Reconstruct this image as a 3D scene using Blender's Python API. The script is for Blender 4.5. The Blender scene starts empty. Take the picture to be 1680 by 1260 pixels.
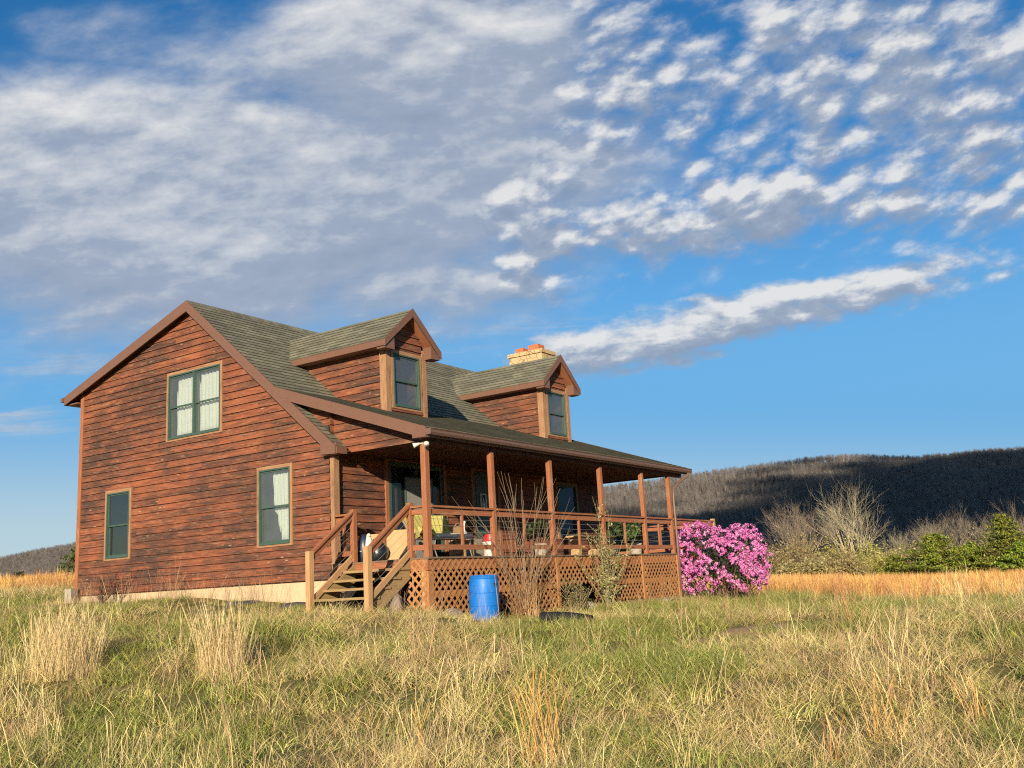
import bpy, math, random
import numpy as np
from mathutils import Vector, Matrix
SC = bpy.context.scene
COL = SC.collection
R = math.radians
rng = np.random.default_rng(7)

# ------------------------------------------------------------------ mesh builder
class MB:
    def __init__(s):
        s.v, s.f, s.uv, s.c = [], [], [], []
    def quad(s, pts, uvs=None, col=None):
        b = len(s.v); s.v += [tuple(p) for p in pts]
        s.f.append(tuple(range(b, b + len(pts))))
        s.uv += list(uvs) if uvs else [(0., 0.)] * len(pts)
        if col is not None: s.c += [tuple(col)] * len(pts)
    def box(s, x0, x1, y0, y1, z0, z1, uo=None, M=None, col=None):
        ext = (x1 - x0, y1 - y0, z1 - z0); L = int(np.argmax(ext))
        off = random.random() * 50 if uo is None else uo
        P = [(x, y, z) for x in (x0, x1) for y in (y0, y1) for z in (z0, z1)]
        F = [(0, 1, 3, 2), (4, 6, 7, 5), (0, 4, 5, 1), (2, 3, 7, 6), (0, 2, 6, 4), (1, 5, 7, 3)]
        ax = [0, 0, 1, 1, 2, 2]
        for f, a in zip(F, ax):
            pts = [P[i] for i in f]
            if L != a: ua, va = L, 3 - L - a
            else: ua, va = (a + 1) % 3, (a + 2) % 3
            uvs = [(p[ua] + off, p[va] + off * .37 + a * 1.3) for p in pts]
            if M is not None: pts = [tuple(M @ Vector(p)) for p in pts]
            s.quad(pts, uvs, col)
    def bar(s, a, b, w, h, up=(0, 0, 1), col=None):
        """box of section w x h from a to b (w sideways, h along up)"""
        a, b, up = Vector(a), Vector(b), Vector(up)
        d = (b - a); Ln = d.length; d.normalize()
        sd = d.cross(up).normalized(); u2 = sd.cross(d)
        M = Matrix(((d.x, sd.x, u2.x, a.x), (d.y, sd.y, u2.y, a.y), (d.z, sd.z, u2.z, a.z), (0, 0, 0, 1)))
        s.box(0, Ln, -w / 2, w / 2, -h / 2, h / 2, M=M, col=col)
    def prism(s, prof, d):
        """closed polygon prof (3D pts) extruded by vector d"""
        d = Vector(d); A = [Vector(p) for p in prof]; B = [p + d for p in A]
        n = len(A); o = random.random() * 30
        s.quad(A[::-1], [(p.y + p.x + o, p.z) for p in A[::-1]]); s.quad(B, [(p.y + p.x + o, p.z) for p in B])
        acc = 0
        for i in range(n):
            j = (i + 1) % n; l = (A[j] - A[i]).length
            s.quad([A[i], A[j], B[j], B[i]], [(acc + o, 0), (acc + l + o, 0), (acc + l + o, d.length), (acc + o, d.length)]); acc += l
    def tube(s, pts, rad, n=6, cap=True, col=None):
        pts = [Vector(p) for p in pts]
        if not hasattr(rad, '__len__'): rad = [rad] * len(pts)
        b = len(s.v); m = len(pts); acc = 0; ref = None
        for i, p in enumerate(pts):
            d = (pts[min(i + 1, m - 1)] - pts[max(i - 1, 0)])
            if d.length < 1e-9: d = Vector((0, 0, 1))
            d.normalize()
            if ref is None: ref = Vector((0, 0, 1)) if abs(d.z) < .9 else Vector((1, 0, 0))
            x = d.cross(ref).normalized(); y = d.cross(x)
            ref = -y.cross(x) if False else ref
            for k in range(n):
                a = 2 * math.pi * k / n
                s.v.append(tuple(p + (x * math.cos(a) + y * math.sin(a)) * rad[i]))
        for i in range(m - 1):
            l = (pts[i + 1] - pts[i]).length
            for k in range(n):
                k2 = (k + 1) % n
                s.f.append((b + i * n + k, b + i * n + k2, b + (i + 1) * n + k2, b + (i + 1) * n + k))
                s.uv += [(acc, k / n), (acc, (k + 1) / n), (acc + l, (k + 1) / n), (acc + l, k / n)]
                if col is not None: s.c += [tuple(col)] * 4
            acc += l
        if cap:
            for e, o in ((0, 1), (m - 1, 0)):
                ids = [b + e * n + k for k in range(n)]
                s.f.append(tuple(ids[::-1] if o else ids)); s.uv += [(0, 0)] * n
                if col is not None: s.c += [tuple(col)] * n
    def lathe(s, prof, c=(0, 0, 0), n=32, close=True):
        b = len(s.v); m = len(prof)
        for r, z in prof:
            for k in range(n):
                a = 2 * math.pi * k / n
                s.v.append((c[0] + r * math.cos(a), c[1] + r * math.sin(a), c[2] + z))
        for i in range(m - 1):
            for k in range(n):
                k2 = (k + 1) % n
                s.f.append((b + i * n + k, b + i * n + k2, b + (i + 1) * n + k2, b + (i + 1) * n + k))
                s.uv += [(k / n, prof[i][1]), ((k + 1) / n, prof[i][1]), ((k + 1) / n, prof[i + 1][1]), (k / n, prof[i + 1][1])]
        if close:
            for e in (0, m - 1):
                ids = [b + e * n + k for k in range(n)]
                s.f.append(tuple(ids if e else ids[::-1])); s.uv += [(0, 0)] * n
    def build(s, name, mat, parent=None, smooth=False, bevel=0):
        me = bpy.data.meshes.new(name)
        me.from_pydata(s.v, [], s.f); 
        if s.uv and len(s.uv) == len(me.loops):
            l = me.uv_layers.new(name='UVMap'); l.data.foreach_set('uv', np.array(s.uv, np.float32).ravel())
        if s.c and len(s.c) == len(me.loops):
            ca = me.color_attributes.new('col', 'FLOAT_COLOR', 'CORNER')
            c = np.ones((len(s.c), 4), np.float32); c[:, :3] = np.array(s.c, np.float32)[:, :3]
            ca.data.foreach_set('color', c.ravel())
        me.materials.append(mat)
        if smooth: me.polygons.foreach_set('use_smooth', [True] * len(me.polygons))
        me.update()
        o = bpy.data.objects.new(name, me); COL.objects.link(o)
        if parent is not None: o.parent = parent
        if bevel:
            md = o.modifiers.new('b', 'BEVEL'); md.width = bevel; md.segments = 2; md.limit_method = 'ANGLE'
        return o

def np_mesh(name, V, F, mat, colors=None, smooth=False):
    """V (n,3); F (m,k) ints (k=3/4); colors per vertex"""
    me = bpy.data.meshes.new(name); V = np.asarray(V, np.float32); F = np.asarray(F, np.int32)
    k = F.shape[1]; m = len(F)
    me.vertices.add(len(V)); me.vertices.foreach_set('co', V.ravel())
    me.loops.add(m * k); me.loops.foreach_set('vertex_index', F.ravel())
    me.polygons.add(m); me.polygons.foreach_set('loop_start', np.arange(0, m * k, k, dtype=np.int32))
    if smooth: me.polygons.foreach_set('use_smooth', np.ones(m, bool))
    if colors is not None:
        ca = me.color_attributes.new('col', 'FLOAT_COLOR', 'POINT')
        c = np.ones((len(V), 4), np.float32); c[:, :3] = colors; ca.data.foreach_set('color', c.ravel())
    me.materials.append(mat); me.update(calc_edges=True); me.validate()
    return me

def link(name, me, parent=None):
    o = bpy.data.objects.new(name, me); COL.objects.link(o)
    if parent is not None: o.parent = parent
    return o
def tag(o, label, cat, group=None, kind=None):
    if label: o['label'] = label
    if cat: o['category'] = cat
    if group: o['group'] = group
    if kind: o['kind'] = kind
    return o
def thing(name, label, cat, loc=(0, 0, 0), rotz=0, group=None):
    o = bpy.data.objects.new(name, None); COL.objects.link(o); o.empty_display_size = .2
    o.location = loc; o.rotation_euler = (0, 0, rotz)
    return tag(o, label, cat, group)

# ------------------------------------------------------------------ terrain height
CP = np.array([(0, 8, -.42), (0, 4, -.44), (0, 2, -.57), (0, .6, -.70), (-1.2, -1, -.80), (-1.2, -2.2, -.86), (-.1, -2.6, -.95), (.7, -2.95, -1.17), (11.2, -3., -1.36), (2.8, -2.8, -1.2), (4.5, -2.7, -1.18),
    (6.2, -2.6, -1.2), (9.8, -2.6, -1.2), (12.5, -3, -1.34), (15, -1, -1.3), (0.6, -4.2, -1.32), (4, -5, -1.42), (9, -6, -1.52), (14, -8, -1.62), (20, -10, -1.72),
    (-3, 4, -.62), (-3, 0, -.98), (-4, -4, -1.35), (-2, -7, -1.58), (-7, -8, -1.9), (-8, -4, -1.85), (-9.5, -1, -1.8), (-5, -11, -1.95), (-13, -12.8, -2.12), (-4, 5, -.85), (-7, 3, -1.35),
    (-.5, 10, -.35), (3, 14, -.1), (7, 21.8, .15), (17, 39, .5), (-3, 14, -.3), (40, 70, .6), (10, 60, .9), (8, 3, -.6), (10, 8, -.3), (15, 8, -.6), (20, 2, -1.35), (25, 15, -.6), (30, -8, -1.75), (39, .5, -1.75), (40, -15, -1.8),
    (60, 10, -1.9), (60, -20, -2.), (80, 0, -2.2), (100, 40, -1.5), (90, 70, -1.), (140, 20, -2.5), (140, -40, -2.5), (130, 110, -1), (60, 160, 0.5), (0, -30, -2.2), (-30, -30, -2.8), (-30, 10, -2.2), (20, -25, -2.0)], float)
def hgt(x, y):
    x = np.asarray(x, float); y = np.asarray(y, float)
    num = np.zeros(x.shape); den = np.zeros(x.shape)
    for a, b, z in CP:
        w = 1 / ((x - a) ** 2 + (y - b) ** 2 + .8) ** 1.8
        num += w * z; den += w
    u = (.05 * np.sin(x * 1.3 + 1.7 * np.sin(y * .7)) * np.sin(y * 1.1 + .5) + .035 * np.sin(x * 2.9 + y * 1.9) * np.sin(y * 2.3 - x))
    fl = np.clip((np.maximum(np.maximum(-1.5 - y, -x - .5) - 1.2, 0)) / 2.5, 0, 1)
    return num / den + u * fl
def H(x, y): return float(hgt(x, y))
def vnoise(x, y, seed=0):
    """smooth value noise 0..1, numpy"""
    x = np.asarray(x, float); y = np.asarray(y, float)
    xi = np.floor(x).astype(np.int64); yi = np.floor(y).astype(np.int64); fx = x - xi; fy = y - yi
    fx = fx * fx * (3 - 2 * fx); fy = fy * fy * (3 - 2 * fy)
    def h(a, b):
        n = (a * 374761393 + b * 668265263 + seed * 1442695041) & 0x7fffffff
        n = ((n ^ (n >> 13)) * 1274126177) & 0x7fffffff
        return ((n ^ (n >> 16)) & 0xffff) / 65535.
    return (h(xi, yi) * (1 - fx) + h(xi + 1, yi) * fx) * (1 - fy) + (h(xi, yi + 1) * (1 - fx) + h(xi + 1, yi + 1) * fx) * fy
def fbm(x, y, seed=0, o=4):
    s = 0; a = .5; t = 0
    for i in range(o): s = s + a * vnoise(np.asarray(x) * 2 ** i, np.asarray(y) * 2 ** i, seed + i * 17); t += a; a *= .5
    return s / t

# ------------------------------------------------------------------ node helper
class NG:
    def __init__(s, tree): s.t = tree; s.N = tree.nodes; s.L = tree.links
    def put(s, sock, v):
        if v is None: return
        if isinstance(v, bpy.types.NodeSocket): s.L.new(v, sock)
        elif hasattr(v, '__len__') and sock.type == 'RGBA' and len(v) == 3: sock.default_value = (*v, 1)
        else: sock.default_value = v
    def m(s, op, a, b=None, c=None, cl=False):
        n = s.N.new('ShaderNodeMath'); n.operation = op; n.use_clamp = cl
        for i, q in enumerate((a, b, c)): s.put(n.inputs[i], q)
        return n.outputs[0]
    def vm(s, op, a, b=None, out=0):
        n = s.N.new('ShaderNodeVectorMath'); n.operation = op
        s.put(n.inputs[0], a)
        if op == 'SCALE': s.put(n.inputs['Scale'], b)
        else: s.put(n.inputs[1], b)
        return n.outputs[1 if op in ('DOT_PRODUCT', 'LENGTH', 'DISTANCE') else 0]
    def comb(s, x, y, z=0.):
        n = s.N.new('ShaderNodeCombineXYZ')
        for i, q in enumerate((x, y, z)): s.put(n.inputs[i], q)
        return n.outputs[0]
    def sep(s, v):
        n = s.N.new('ShaderNodeSeparateXYZ'); s.put(n.inputs[0], v); return n.outputs
    def ss(s, x, a, b, lo=0., hi=1.):
        n = s.N.new('ShaderNodeMapRange'); n.interpolation_type = 'SMOOTHSTEP'
        s.put(n.inputs['Value'], x); s.put(n.inputs['From Min'], a); s.put(n.inputs['From Max'], b); s.put(n.inputs['To Min'], lo); s.put(n.inputs['To Max'], hi)
        return n.outputs[0]
    def noise(s, v, sc=5., det=4., ro=.5, dist=0., dim='3D', w=None):
        n = s.N.new('ShaderNodeTexNoise'); n.noise_dimensions = dim
        s.put(n.inputs['Vector'], v); s.put(n.inputs['Scale'], sc); s.put(n.inputs['Detail'], det); s.put(n.inputs['Roughness'], ro); s.put(n.inputs['Distortion'], dist)
        if w is not None: s.put(n.inputs['W'], w)
        return n.outputs['Fac']
    def white(s, v):
        n = s.N.new('ShaderNodeTexWhiteNoise'); n.noise_dimensions = '3D'; s.put(n.inputs['Vector'], v); return n.outputs['Value']
    def voro(s, v, sc, out='Distance', feat='F1', rand=1.):
        n = s.N.new('ShaderNodeTexVoronoi'); n.feature = feat; s.put(n.inputs['Vector'], v); s.put(n.inputs['Scale'], sc); s.put(n.inputs['Randomness'], rand); return n.outputs[out]
    def mix(s, f, a, b, mode='MIX'):
        n = s.N.new('ShaderNodeMix'); n.data_type = 'RGBA'; n.blend_type = mode
        s.put(n.inputs[0], f); s.put(n.inputs[6], a); s.put(n.inputs[7], b); return n.outputs[2]
    def fmix(s, f, a, b):
        n = s.N.new('ShaderNodeMix'); n.data_type = 'FLOAT'
        s.put(n.inputs[0], f); s.put(n.inputs[2], a); s.put(n.inputs[3], b); return n.outputs[0]
    def ramp(s, f, stops):
        n = s.N.new('ShaderNodeValToRGB'); e = n.color_ramp.elements
        while len(e) < len(stops): e.new(.5)
        for q, (p, c) in zip(e, stops): q.position = p; q.color = (*c, 1)
        s.put(n.inputs[0], f); return n.outputs[0]
    def coord(s, which='Object'):
        return s.N.new('ShaderNodeTexCoord').outputs[which]
    def attr(s, name, out='Color'):
        n = s.N.new('ShaderNodeAttribute'); n.attribute_name = name; return n.outputs[out]
    def rand(s): return s.N.new('ShaderNodeObjectInfo').outputs['Random']
    def hsv(s, c, h=.5, sat=1., v=1.):
        n = s.N.new('ShaderNodeHueSaturation'); s.put(n.inputs['Hue'], h); s.put(n.inputs['Saturation'], sat); s.put(n.inputs['Value'], v); s.put(n.inputs['Color'], c); return n.outputs[0]
    def bump(s, h, st=.3, d=.01):
        n = s.N.new('ShaderNodeBump'); s.put(n.inputs['Height'], h); n.inputs['Strength'].default_value = st; n.inputs['Distance'].default_value = d; return n.outputs[0]

def material(name, fn, rough=.8, spec=.3):
    mt = bpy.data.materials.new(name); mt.use_nodes = True
    g = NG(mt.node_tree); b = g.N['Principled BSDF']; out = g.N['Material Output']
    b.inputs['Roughness'].default_value = rough; b.inputs['Specular IOR Level'].default_value = spec
    fn(g, b, out); return mt
def flat(name, c, rough=.7, var=.15, sc=6., spec=.3, metal=0.):
    def fn(g, b, o):
        n = g.noise(g.coord(), sc, 5, .6); n2 = g.noise(g.coord(), sc * 9, 3, .6)
        k = g.m('ADD', g.m('MULTIPLY', n, var * 1.6), g.m('MULTIPLY', n2, var * .8)); k = g.m('ADD', k, 1 - var * 1.2)
        g.put(b.inputs['Base Color'], g.mix(1., c, g.comb(k, k, k), 'MULTIPLY')); b.inputs['Metallic'].default_value = metal
    return material(name, fn, rough, spec)
# ------------------------------------------------------------------ materials
def uvxy(g):
    return g.sep(g.coord('UV'))
EXPO = .15; SZ0 = -.27
def f_siding(g, b, o):
    u, v, _ = uvxy(g)
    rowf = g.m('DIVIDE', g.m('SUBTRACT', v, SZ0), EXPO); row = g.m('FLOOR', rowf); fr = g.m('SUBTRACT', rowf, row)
    bi = g.m('FLOOR', g.m('ADD', g.m('MULTIPLY', u, .36), g.m('MULTIPLY', g.white(g.comb(row, 3.3, 1.)), 3.)))
    rd = g.white(g.comb(row, bi, 7.)); rd2 = g.white(g.comb(bi, row, 2.))
    sh = g.m('MULTIPLY', rd, 40.)
    P = g.comb(g.m('ADD', u, sh), v, g.m('MULTIPLY', row, .35))
    grain = g.noise(g.vm('MULTIPLY', P, (2.2, 60., 1.)), 1., 4, .6)
    streak = g.noise(g.vm('MULTIPLY', P, (1.15, 7., 1.)), 1., 6, .62, .6)
    streak2 = g.noise(g.vm('MULTIPLY', P, (2.6, 16., 1.3)), 1., 5, .62, .8)
    patch = g.noise(g.comb(u, v, 0.), .45, 4, .6)
    tan = g.noise(g.vm('MULTIPLY', P, (1.9, 11., 1.7)), 1.3, 5, .6, .4)
    kn = g.voro(g.vm('MULTIPLY', P, (1.6, 6., 1.)), 1.15); knr = g.ss(kn, .045, .11, 1., 0.)
    base = g.mix(rd2, (.255, .074, .033), (.155, .047, .025))
    base = g.mix(g.ss(grain, .35, .7), base, (.34, .115, .050))
    base = g.mix(g.m('MULTIPLY', g.ss(tan, .56, .74), .75), base, (.42, .19, .085))
    fine = g.noise(g.vm('MULTIPLY', P, (1.7, 26., 1.)), 1., 5, .68, .3)
    dk = g.m('ADD', g.m('MULTIPLY', streak, .34), g.m('ADD', g.m('MULTIPLY', streak2, .24), g.m('ADD', g.m('MULTIPLY', fine, .30), g.m('ADD', g.m('MULTIPLY', patch, .46), g.m('MULTIPLY', rd, .05)))))
    base = g.mix(g.m('MULTIPLY', g.ss(dk, .575, .815), .9), base, (.042, .032, .026))
    gw = g.noise(g.vm('MULTIPLY', P, (3., 22., 1.)), 1.4, 5, .65)
    base = g.mix(g.m('MULTIPLY', g.m('MULTIPLY', g.ss(gw, .57, .70), g.ss(dk, .50, .70)), .5), base, (.34, .25, .17))
    base = g.mix(g.m('MULTIPLY', knr, .55), base, g.mix(g.ss(rd2, .4, .6), (.10, .035, .02), (.55, .33, .18)))
    base = g.mix(g.m('MULTIPLY', g.ss(fr, .90, .99), .35), base, (.03, .02, .016))  # painted lap shadow: dark line along the top of each board
    base = g.mix(g.m('MULTIPLY', g.ss(fr, .10, .0), .6), base, (.04, .022, .016))  # painted lap shadow: dark line along the bottom edge of each board
    g.put(b.inputs['Base Color'], base)
    g.put(b.inputs['Normal'], g.bump(g.m('ADD', grain, streak2), .35, .006))
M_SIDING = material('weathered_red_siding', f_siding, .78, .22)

def wood_fn(c0, c1, dark, dirt=.5, ls=1., crack=.5):
    def fn(g, b, o):
        u, v, _ = uvxy(g)
        P = g.comb(u, v, 0.)
        gr = g.noise(g.vm('MULTIPLY', P, (2.5 * ls, 70., 1.)), 1., 4, .6, .2)
        st = g.noise(g.vm('MULTIPLY', P, (1.6 * ls, 14., 1.)), 1., 6, .65, .5)
        pa = g.noise(g.coord(), 2.4, 5, .6)
        c = g.mix(g.ss(gr, .3, .7), c0, c1)
        c = g.mix(g.m('MULTIPLY', g.ss(g.m('ADD', g.m('MULTIPLY', st, .7), g.m('MULTIPLY', pa, .4)), .56, .76), dirt), c, dark)
        ck = g.noise(g.vm('MULTIPLY', P, (1.1, 38., 1.)), 1., 5, .7, .3)
        c = g.mix(g.m('MULTIPLY', g.ss(ck, .62, .70), crack), c, tuple(q * .35 for q in dark))
        g.put(b.inputs['Base Color'], c); g.put(b.inputs['Normal'], g.bump(g.m('ADD', gr, g.m('MULTIPLY', ck, -1.)), .4, .004))
    return fn
M_TRIM = material('weathered_tan_trim', wood_fn((.36, .22, .12), (.27, .125, .058), (.11, .05, .03), .9), .8, .2)
M_POST = material('red_stained_timber', wood_fn((.34, .135, .062), (.25, .085, .038), (.40, .25, .14), .75), .75, .25)
M_NEWEL = material('grey_tan_timber', wood_fn((.50, .31, .15), (.40, .21, .09), (.20, .12, .07), .6), .8, .2)
M_DECK = material('grey_deck_boards', wood_fn((.22, .155, .10), (.16, .10, .06), (.07, .05, .035), .7), .8, .2)
M_LATT = material('orange_brown_lattice', wood_fn((.42, .21, .085), (.34, .14, .05), (.16, .10, .05), .85, 1., .3), .8, .2)
M_MOSSW = material('mossy_tread_wood', wood_fn((.34, .24, .11), (.26, .16, .07), (.10, .09, .03), .8), .85, .2)
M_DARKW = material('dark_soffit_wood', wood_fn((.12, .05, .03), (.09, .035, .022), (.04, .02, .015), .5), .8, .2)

def f_shingle(g, b, o):
    u, v, _ = uvxy(g)
    row = g.m('FLOOR', g.m('DIVIDE', v, .14)); fr = g.m('SUBTRACT', g.m('DIVIDE', v, .14), row)
    uu = g.m('ADD', g.m('MULTIPLY', u, 3.4), g.m('MULTIPLY', g.white(g.comb(row, 1., 5.)), 7.))
    ti = g.m('FLOOR', uu); tf = g.m('SUBTRACT', uu, ti)
    rd = g.white(g.comb(row, ti, 3.))
    gr = g.noise(g.coord(), 260., 3, .7); bl = g.noise(g.coord(), 1.1, 5, .6); bl2 = g.noise(g.coord(), 9., 4, .6)
    c = g.ramp(rd, [(0., (.155, .146, .096)), (.5, (.20, .186, .124)), (1., (.25, .23, .155))])
    c = g.mix(g.ss(bl, .35, .7), c, g.hsv(c, .5, .85, .78))
    c = g.mix(g.m('MULTIPLY', g.ss(bl2, .5, .75), .35), c, (.10, .105, .07))
    gap = g.m('MAXIMUM', g.ss(tf, .05, .0), g.ss(fr, .84, .97))
    c = g.mix(g.m('MULTIPLY', gap, .68), c, (.022, .022, .018))
    k = g.m('ADD', .7, g.m('MULTIPLY', gr, .6)); c = g.mix(1., c, g.comb(k, k, k), 'MULTIPLY')
    g.put(b.inputs['Base Color'], c); g.put(b.inputs['Normal'], g.bump(gr, .4, .004))
M_SHINGLE = material('olive_grey_shingles', f_shingle, .9, .15)
M_FASCIA = flat('brown_metal_fascia', (.165, .083, .054), .5, .12, 3., .35)
M_GUTTER = flat('dark_brown_gutter', (.15, .085, .062), .45, .08, 5., .4)
M_GREEN = flat('green_window_paint', (.05, .088, .068), .5, .12, 8., .4)
M_FOUND = material('tan_foundation_render', lambda g, b, o: g.put(b.inputs['Base Color'],
    g.mix(g.m('MULTIPLY', g.ss(g.noise(g.coord(), 3.2, 6, .65), .45, .75), .6), (.55, .42, .26), (.38, .27, .16))), .9, .15)
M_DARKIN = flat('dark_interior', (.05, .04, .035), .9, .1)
M_GAPS = flat('grimy_white_plastic', (.62, .58, .50), .6, .2, 5.)
def f_glass(g, b, o, refl=.62, base=.06, dust=.26):
    gl = g.N.new('ShaderNodeBsdfGlossy'); gl.inputs['Roughness'].default_value = .015; gl.inputs['Color'].default_value = (.85, .92, 1., 1)
    g.put(gl.inputs['Normal'], g.bump(g.noise(g.coord(), 1.6, 2, .5), .05, .05))
    tr = g.N.new('ShaderNodeBsdfTransparent'); tr.inputs['Color'].default_value = (.80, .86, .86, 1)
    fz = g.N.new('ShaderNodeLayerWeight'); fz.inputs['Blend'].default_value = .28
    df = g.N.new('ShaderNodeBsdfDiffuse'); g.put(df.inputs['Color'], g.mix(g.noise(g.coord(), 2.2, 4, .6), (.16, .18, .18), (.34, .36, .36)))
    m0 = g.N.new('ShaderNodeMixShader'); m0.inputs[0].default_value = dust; g.L.new(tr.outputs[0], m0.inputs[1]); g.L.new(df.outputs[0], m0.inputs[2])
    mx = g.N.new('ShaderNodeMixShader'); g.put(mx.inputs[0], g.m('ADD', base, g.m('MULTIPLY', fz.outputs['Fresnel'], refl), cl=True))
    g.L.new(m0.outputs[0], mx.inputs[1]); g.L.new(gl.outputs[0], mx.inputs[2]); g.L.new(mx.outputs[0], o.inputs['Surface'])
M_GLASS = material('window_glass', f_glass)
M_GLASSD = material('shaded_glass', lambda g, b, o: f_glass(g, b, o, .16, .03, .05))
M_GLASSC = material('clean_glass', lambda g, b, o: f_glass(g, b, o, .75, .10, .05))
def f_cloth(c, sc=30.):
    def fn(g, b, o):
        n = g.noise(g.coord(), sc, 3, .6); k = g.m('ADD', .82, g.m('MULTIPLY', n, .36))
        g.put(b.inputs['Base Color'], g.mix(1., c, g.comb(k, k, k), 'MULTIPLY'))
    return fn
M_CURTAIN = material('cream_curtain_cloth', f_cloth((.74, .72, .60)), .95, .05)
M_STONE = material('tan_fieldstone', lambda g, b, o: g.put(b.inputs['Base Color'], g.mix(g.ss(g.voro(g.coord(), 4.5, feat='DISTANCE_TO_EDGE'), .0, .06), (.20, .14, .09),
    g.mix(g.noise(g.coord(), 5., 5, .6), (.62, .44, .22), (.40, .27, .14)))), .9, .2)
M_TERRA = flat('terracotta_flue', (.46, .14, .055), .8, .15, 9.)
M_ROCK = flat('grey_brown_rock', (.24, .19, .145), .9, .5, 5.)
M_SLATE = flat('dark_slate_slab', (.085, .075, .07), .85, .4, 6.)
M_CONC = flat('pale_concrete', (.36, .31, .24), .9, .25, 8.)
M_BLUE = material('blue_barrel_plastic', lambda g, b, o: (g.put(b.inputs['Base Color'], g.mix(g.m('MULTIPLY', g.ss(g.noise(g.vm('MULTIPLY', g.coord(), (9., 9., 2.2)), 1., 6, .65), .56, .76), .4), (.004, .145, .50), (.14, .25, .40))),
    g.put(b.inputs['Roughness'], g.m('ADD', .36, g.m('MULTIPLY', g.noise(g.coord(), 14., 4, .6), .3)))), .4, .5)
M_STEEL = flat('galvanised_cable', (.45, .42, .38), .4, .1, 9., .5, .6)
M_YELLOW = material('yellow_striped_cushion', lambda g, b, o: g.put(b.inputs['Base Color'], g.mix(g.ss(g.m('SINE', g.m('MULTIPLY', uvxy(g)[0], 62.)), .72, .95), (.50, .44, .13), (.26, .24, .07))), .9, .1)
M_CREAMC = flat('cream_cushion', (.74, .68, .52), .9, .15, 9.)
M_CARD = flat('tan_cardboard', (.48, .30, .145), .9, .14, 4.)
M_BAG = flat('black_plastic_bag', (.012, .013, .016), .28, .3, 6., .6)
M_TARP = flat('dark_blue_tarp', (.02, .03, .05), .4, .3, 5., .5)
M_WHITE = flat('white_plastic', (.60, .56, .48), .5, .12, 6., .4)
M_RED = flat('red_plastic', (.50, .02, .025), .4, .12, 6., .4)
M_BLACK = flat('black_rubber_pipe', (.018, .017, .016), .55, .4, 9., .4)
M_PLANK = material('pale_bench_wood', wood_fn((.50, .34, .17), (.40, .24, .11), (.18, .11, .06), .6), .8, .2)
M_BOX = flat('greige_crate', (.30, .24, .17), .9, .25, 5.)
M_SCREEN = flat('grey_insect_screen', (.22, .21, .18), .9, .1, 20.)
def f_col(trans=.35, var=.35, rough=.7, hv=.04):
    def fn(g, b, o):
        c = g.attr('col'); r = g.rand()
        c = g.hsv(c, g.m('ADD', .5 - hv / 2, g.m('MULTIPLY', r, hv)), 1., g.m('ADD', 1 - var / 2, g.m('MULTIPLY', r, var)))
        g.put(b.inputs['Base Color'], c)
        if trans:
            t = g.N.new('ShaderNodeBsdfTranslucent'); g.put(t.inputs['Color'], c)
            mx = g.N.new('ShaderNodeMixShader'); mx.inputs[0].default_value = trans
            g.L.new(b.outputs[0], mx.inputs[1]); g.L.new(t.outputs[0], mx.inputs[2]); g.L.new(mx.outputs[0], o.inputs['Surface'])
    return fn
M_BLADE = material('grass_blades', f_col(.22, .5), .6, .25)
M_LEAF = material('leaf_tissue', f_col(.3, .3), .5, .35)
M_PETAL = material('pink_petals', f_col(.3, .1, hv=.0), .7, .2)
M_TWIG = material('bare_twig_bark', f_col(0, .25), .9, .1)
def f_ground(g, b, o):
    p = g.coord(); n = g.noise(p, .35, 6, .6); n2 = g.noise(p, 3., 6, .65); n3 = g.noise(p, 22., 5, .7)
    c = g.mix(g.ss(n, .38, .62), (.15, .14, .045), (.27, .20, .09)); c = g.mix(g.ss(n2, .4, .65), c, (.12, .13, .036))
    c = g.mix(g.m('MULTIPLY', g.ss(n3, .45, .7), .6), c, (.24, .175, .09)); g.put(b.inputs['Base Color'], c); g.put(b.inputs['Normal'], g.bump(n3, .8, .05))
M_GROUND = material('field_soil_and_thatch', f_ground, .95, .1)
def f_hill(g, b, o):
    p = g.coord(); n = g.noise(p, .02, 6, .6); n3 = g.noise(p, .25, 5, .7)
    c = g.mix(n, (.13, .105, .08), (.18, .145, .105)); c = g.mix(g.m('MULTIPLY', n3, .6), c, (.06, .048, .036)); g.put(b.inputs['Base Color'], c)
M_HILL = material('leaf_litter_hillside', f_hill, .95, .05)
def f_cloud(g, b, o):
    b.inputs['Base Color'].default_value = (.8, .8, .8, 1); t = g.N.new('ShaderNodeBsdfTransparent'); mx = g.N.new('ShaderNodeMixShader'); mx.inputs[0].default_value = .5
    g.L.new(t.outputs[0], mx.inputs[1]); g.L.new(b.outputs[0], mx.inputs[2]); g.L.new(mx.outputs[0], o.inputs['Surface'])
M_SHADE_CLOUD = material('half_clear_shade_cloud', f_cloud, 1., .0)  # half see-through so the added cloud shapes only partly shade the ridge
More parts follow.
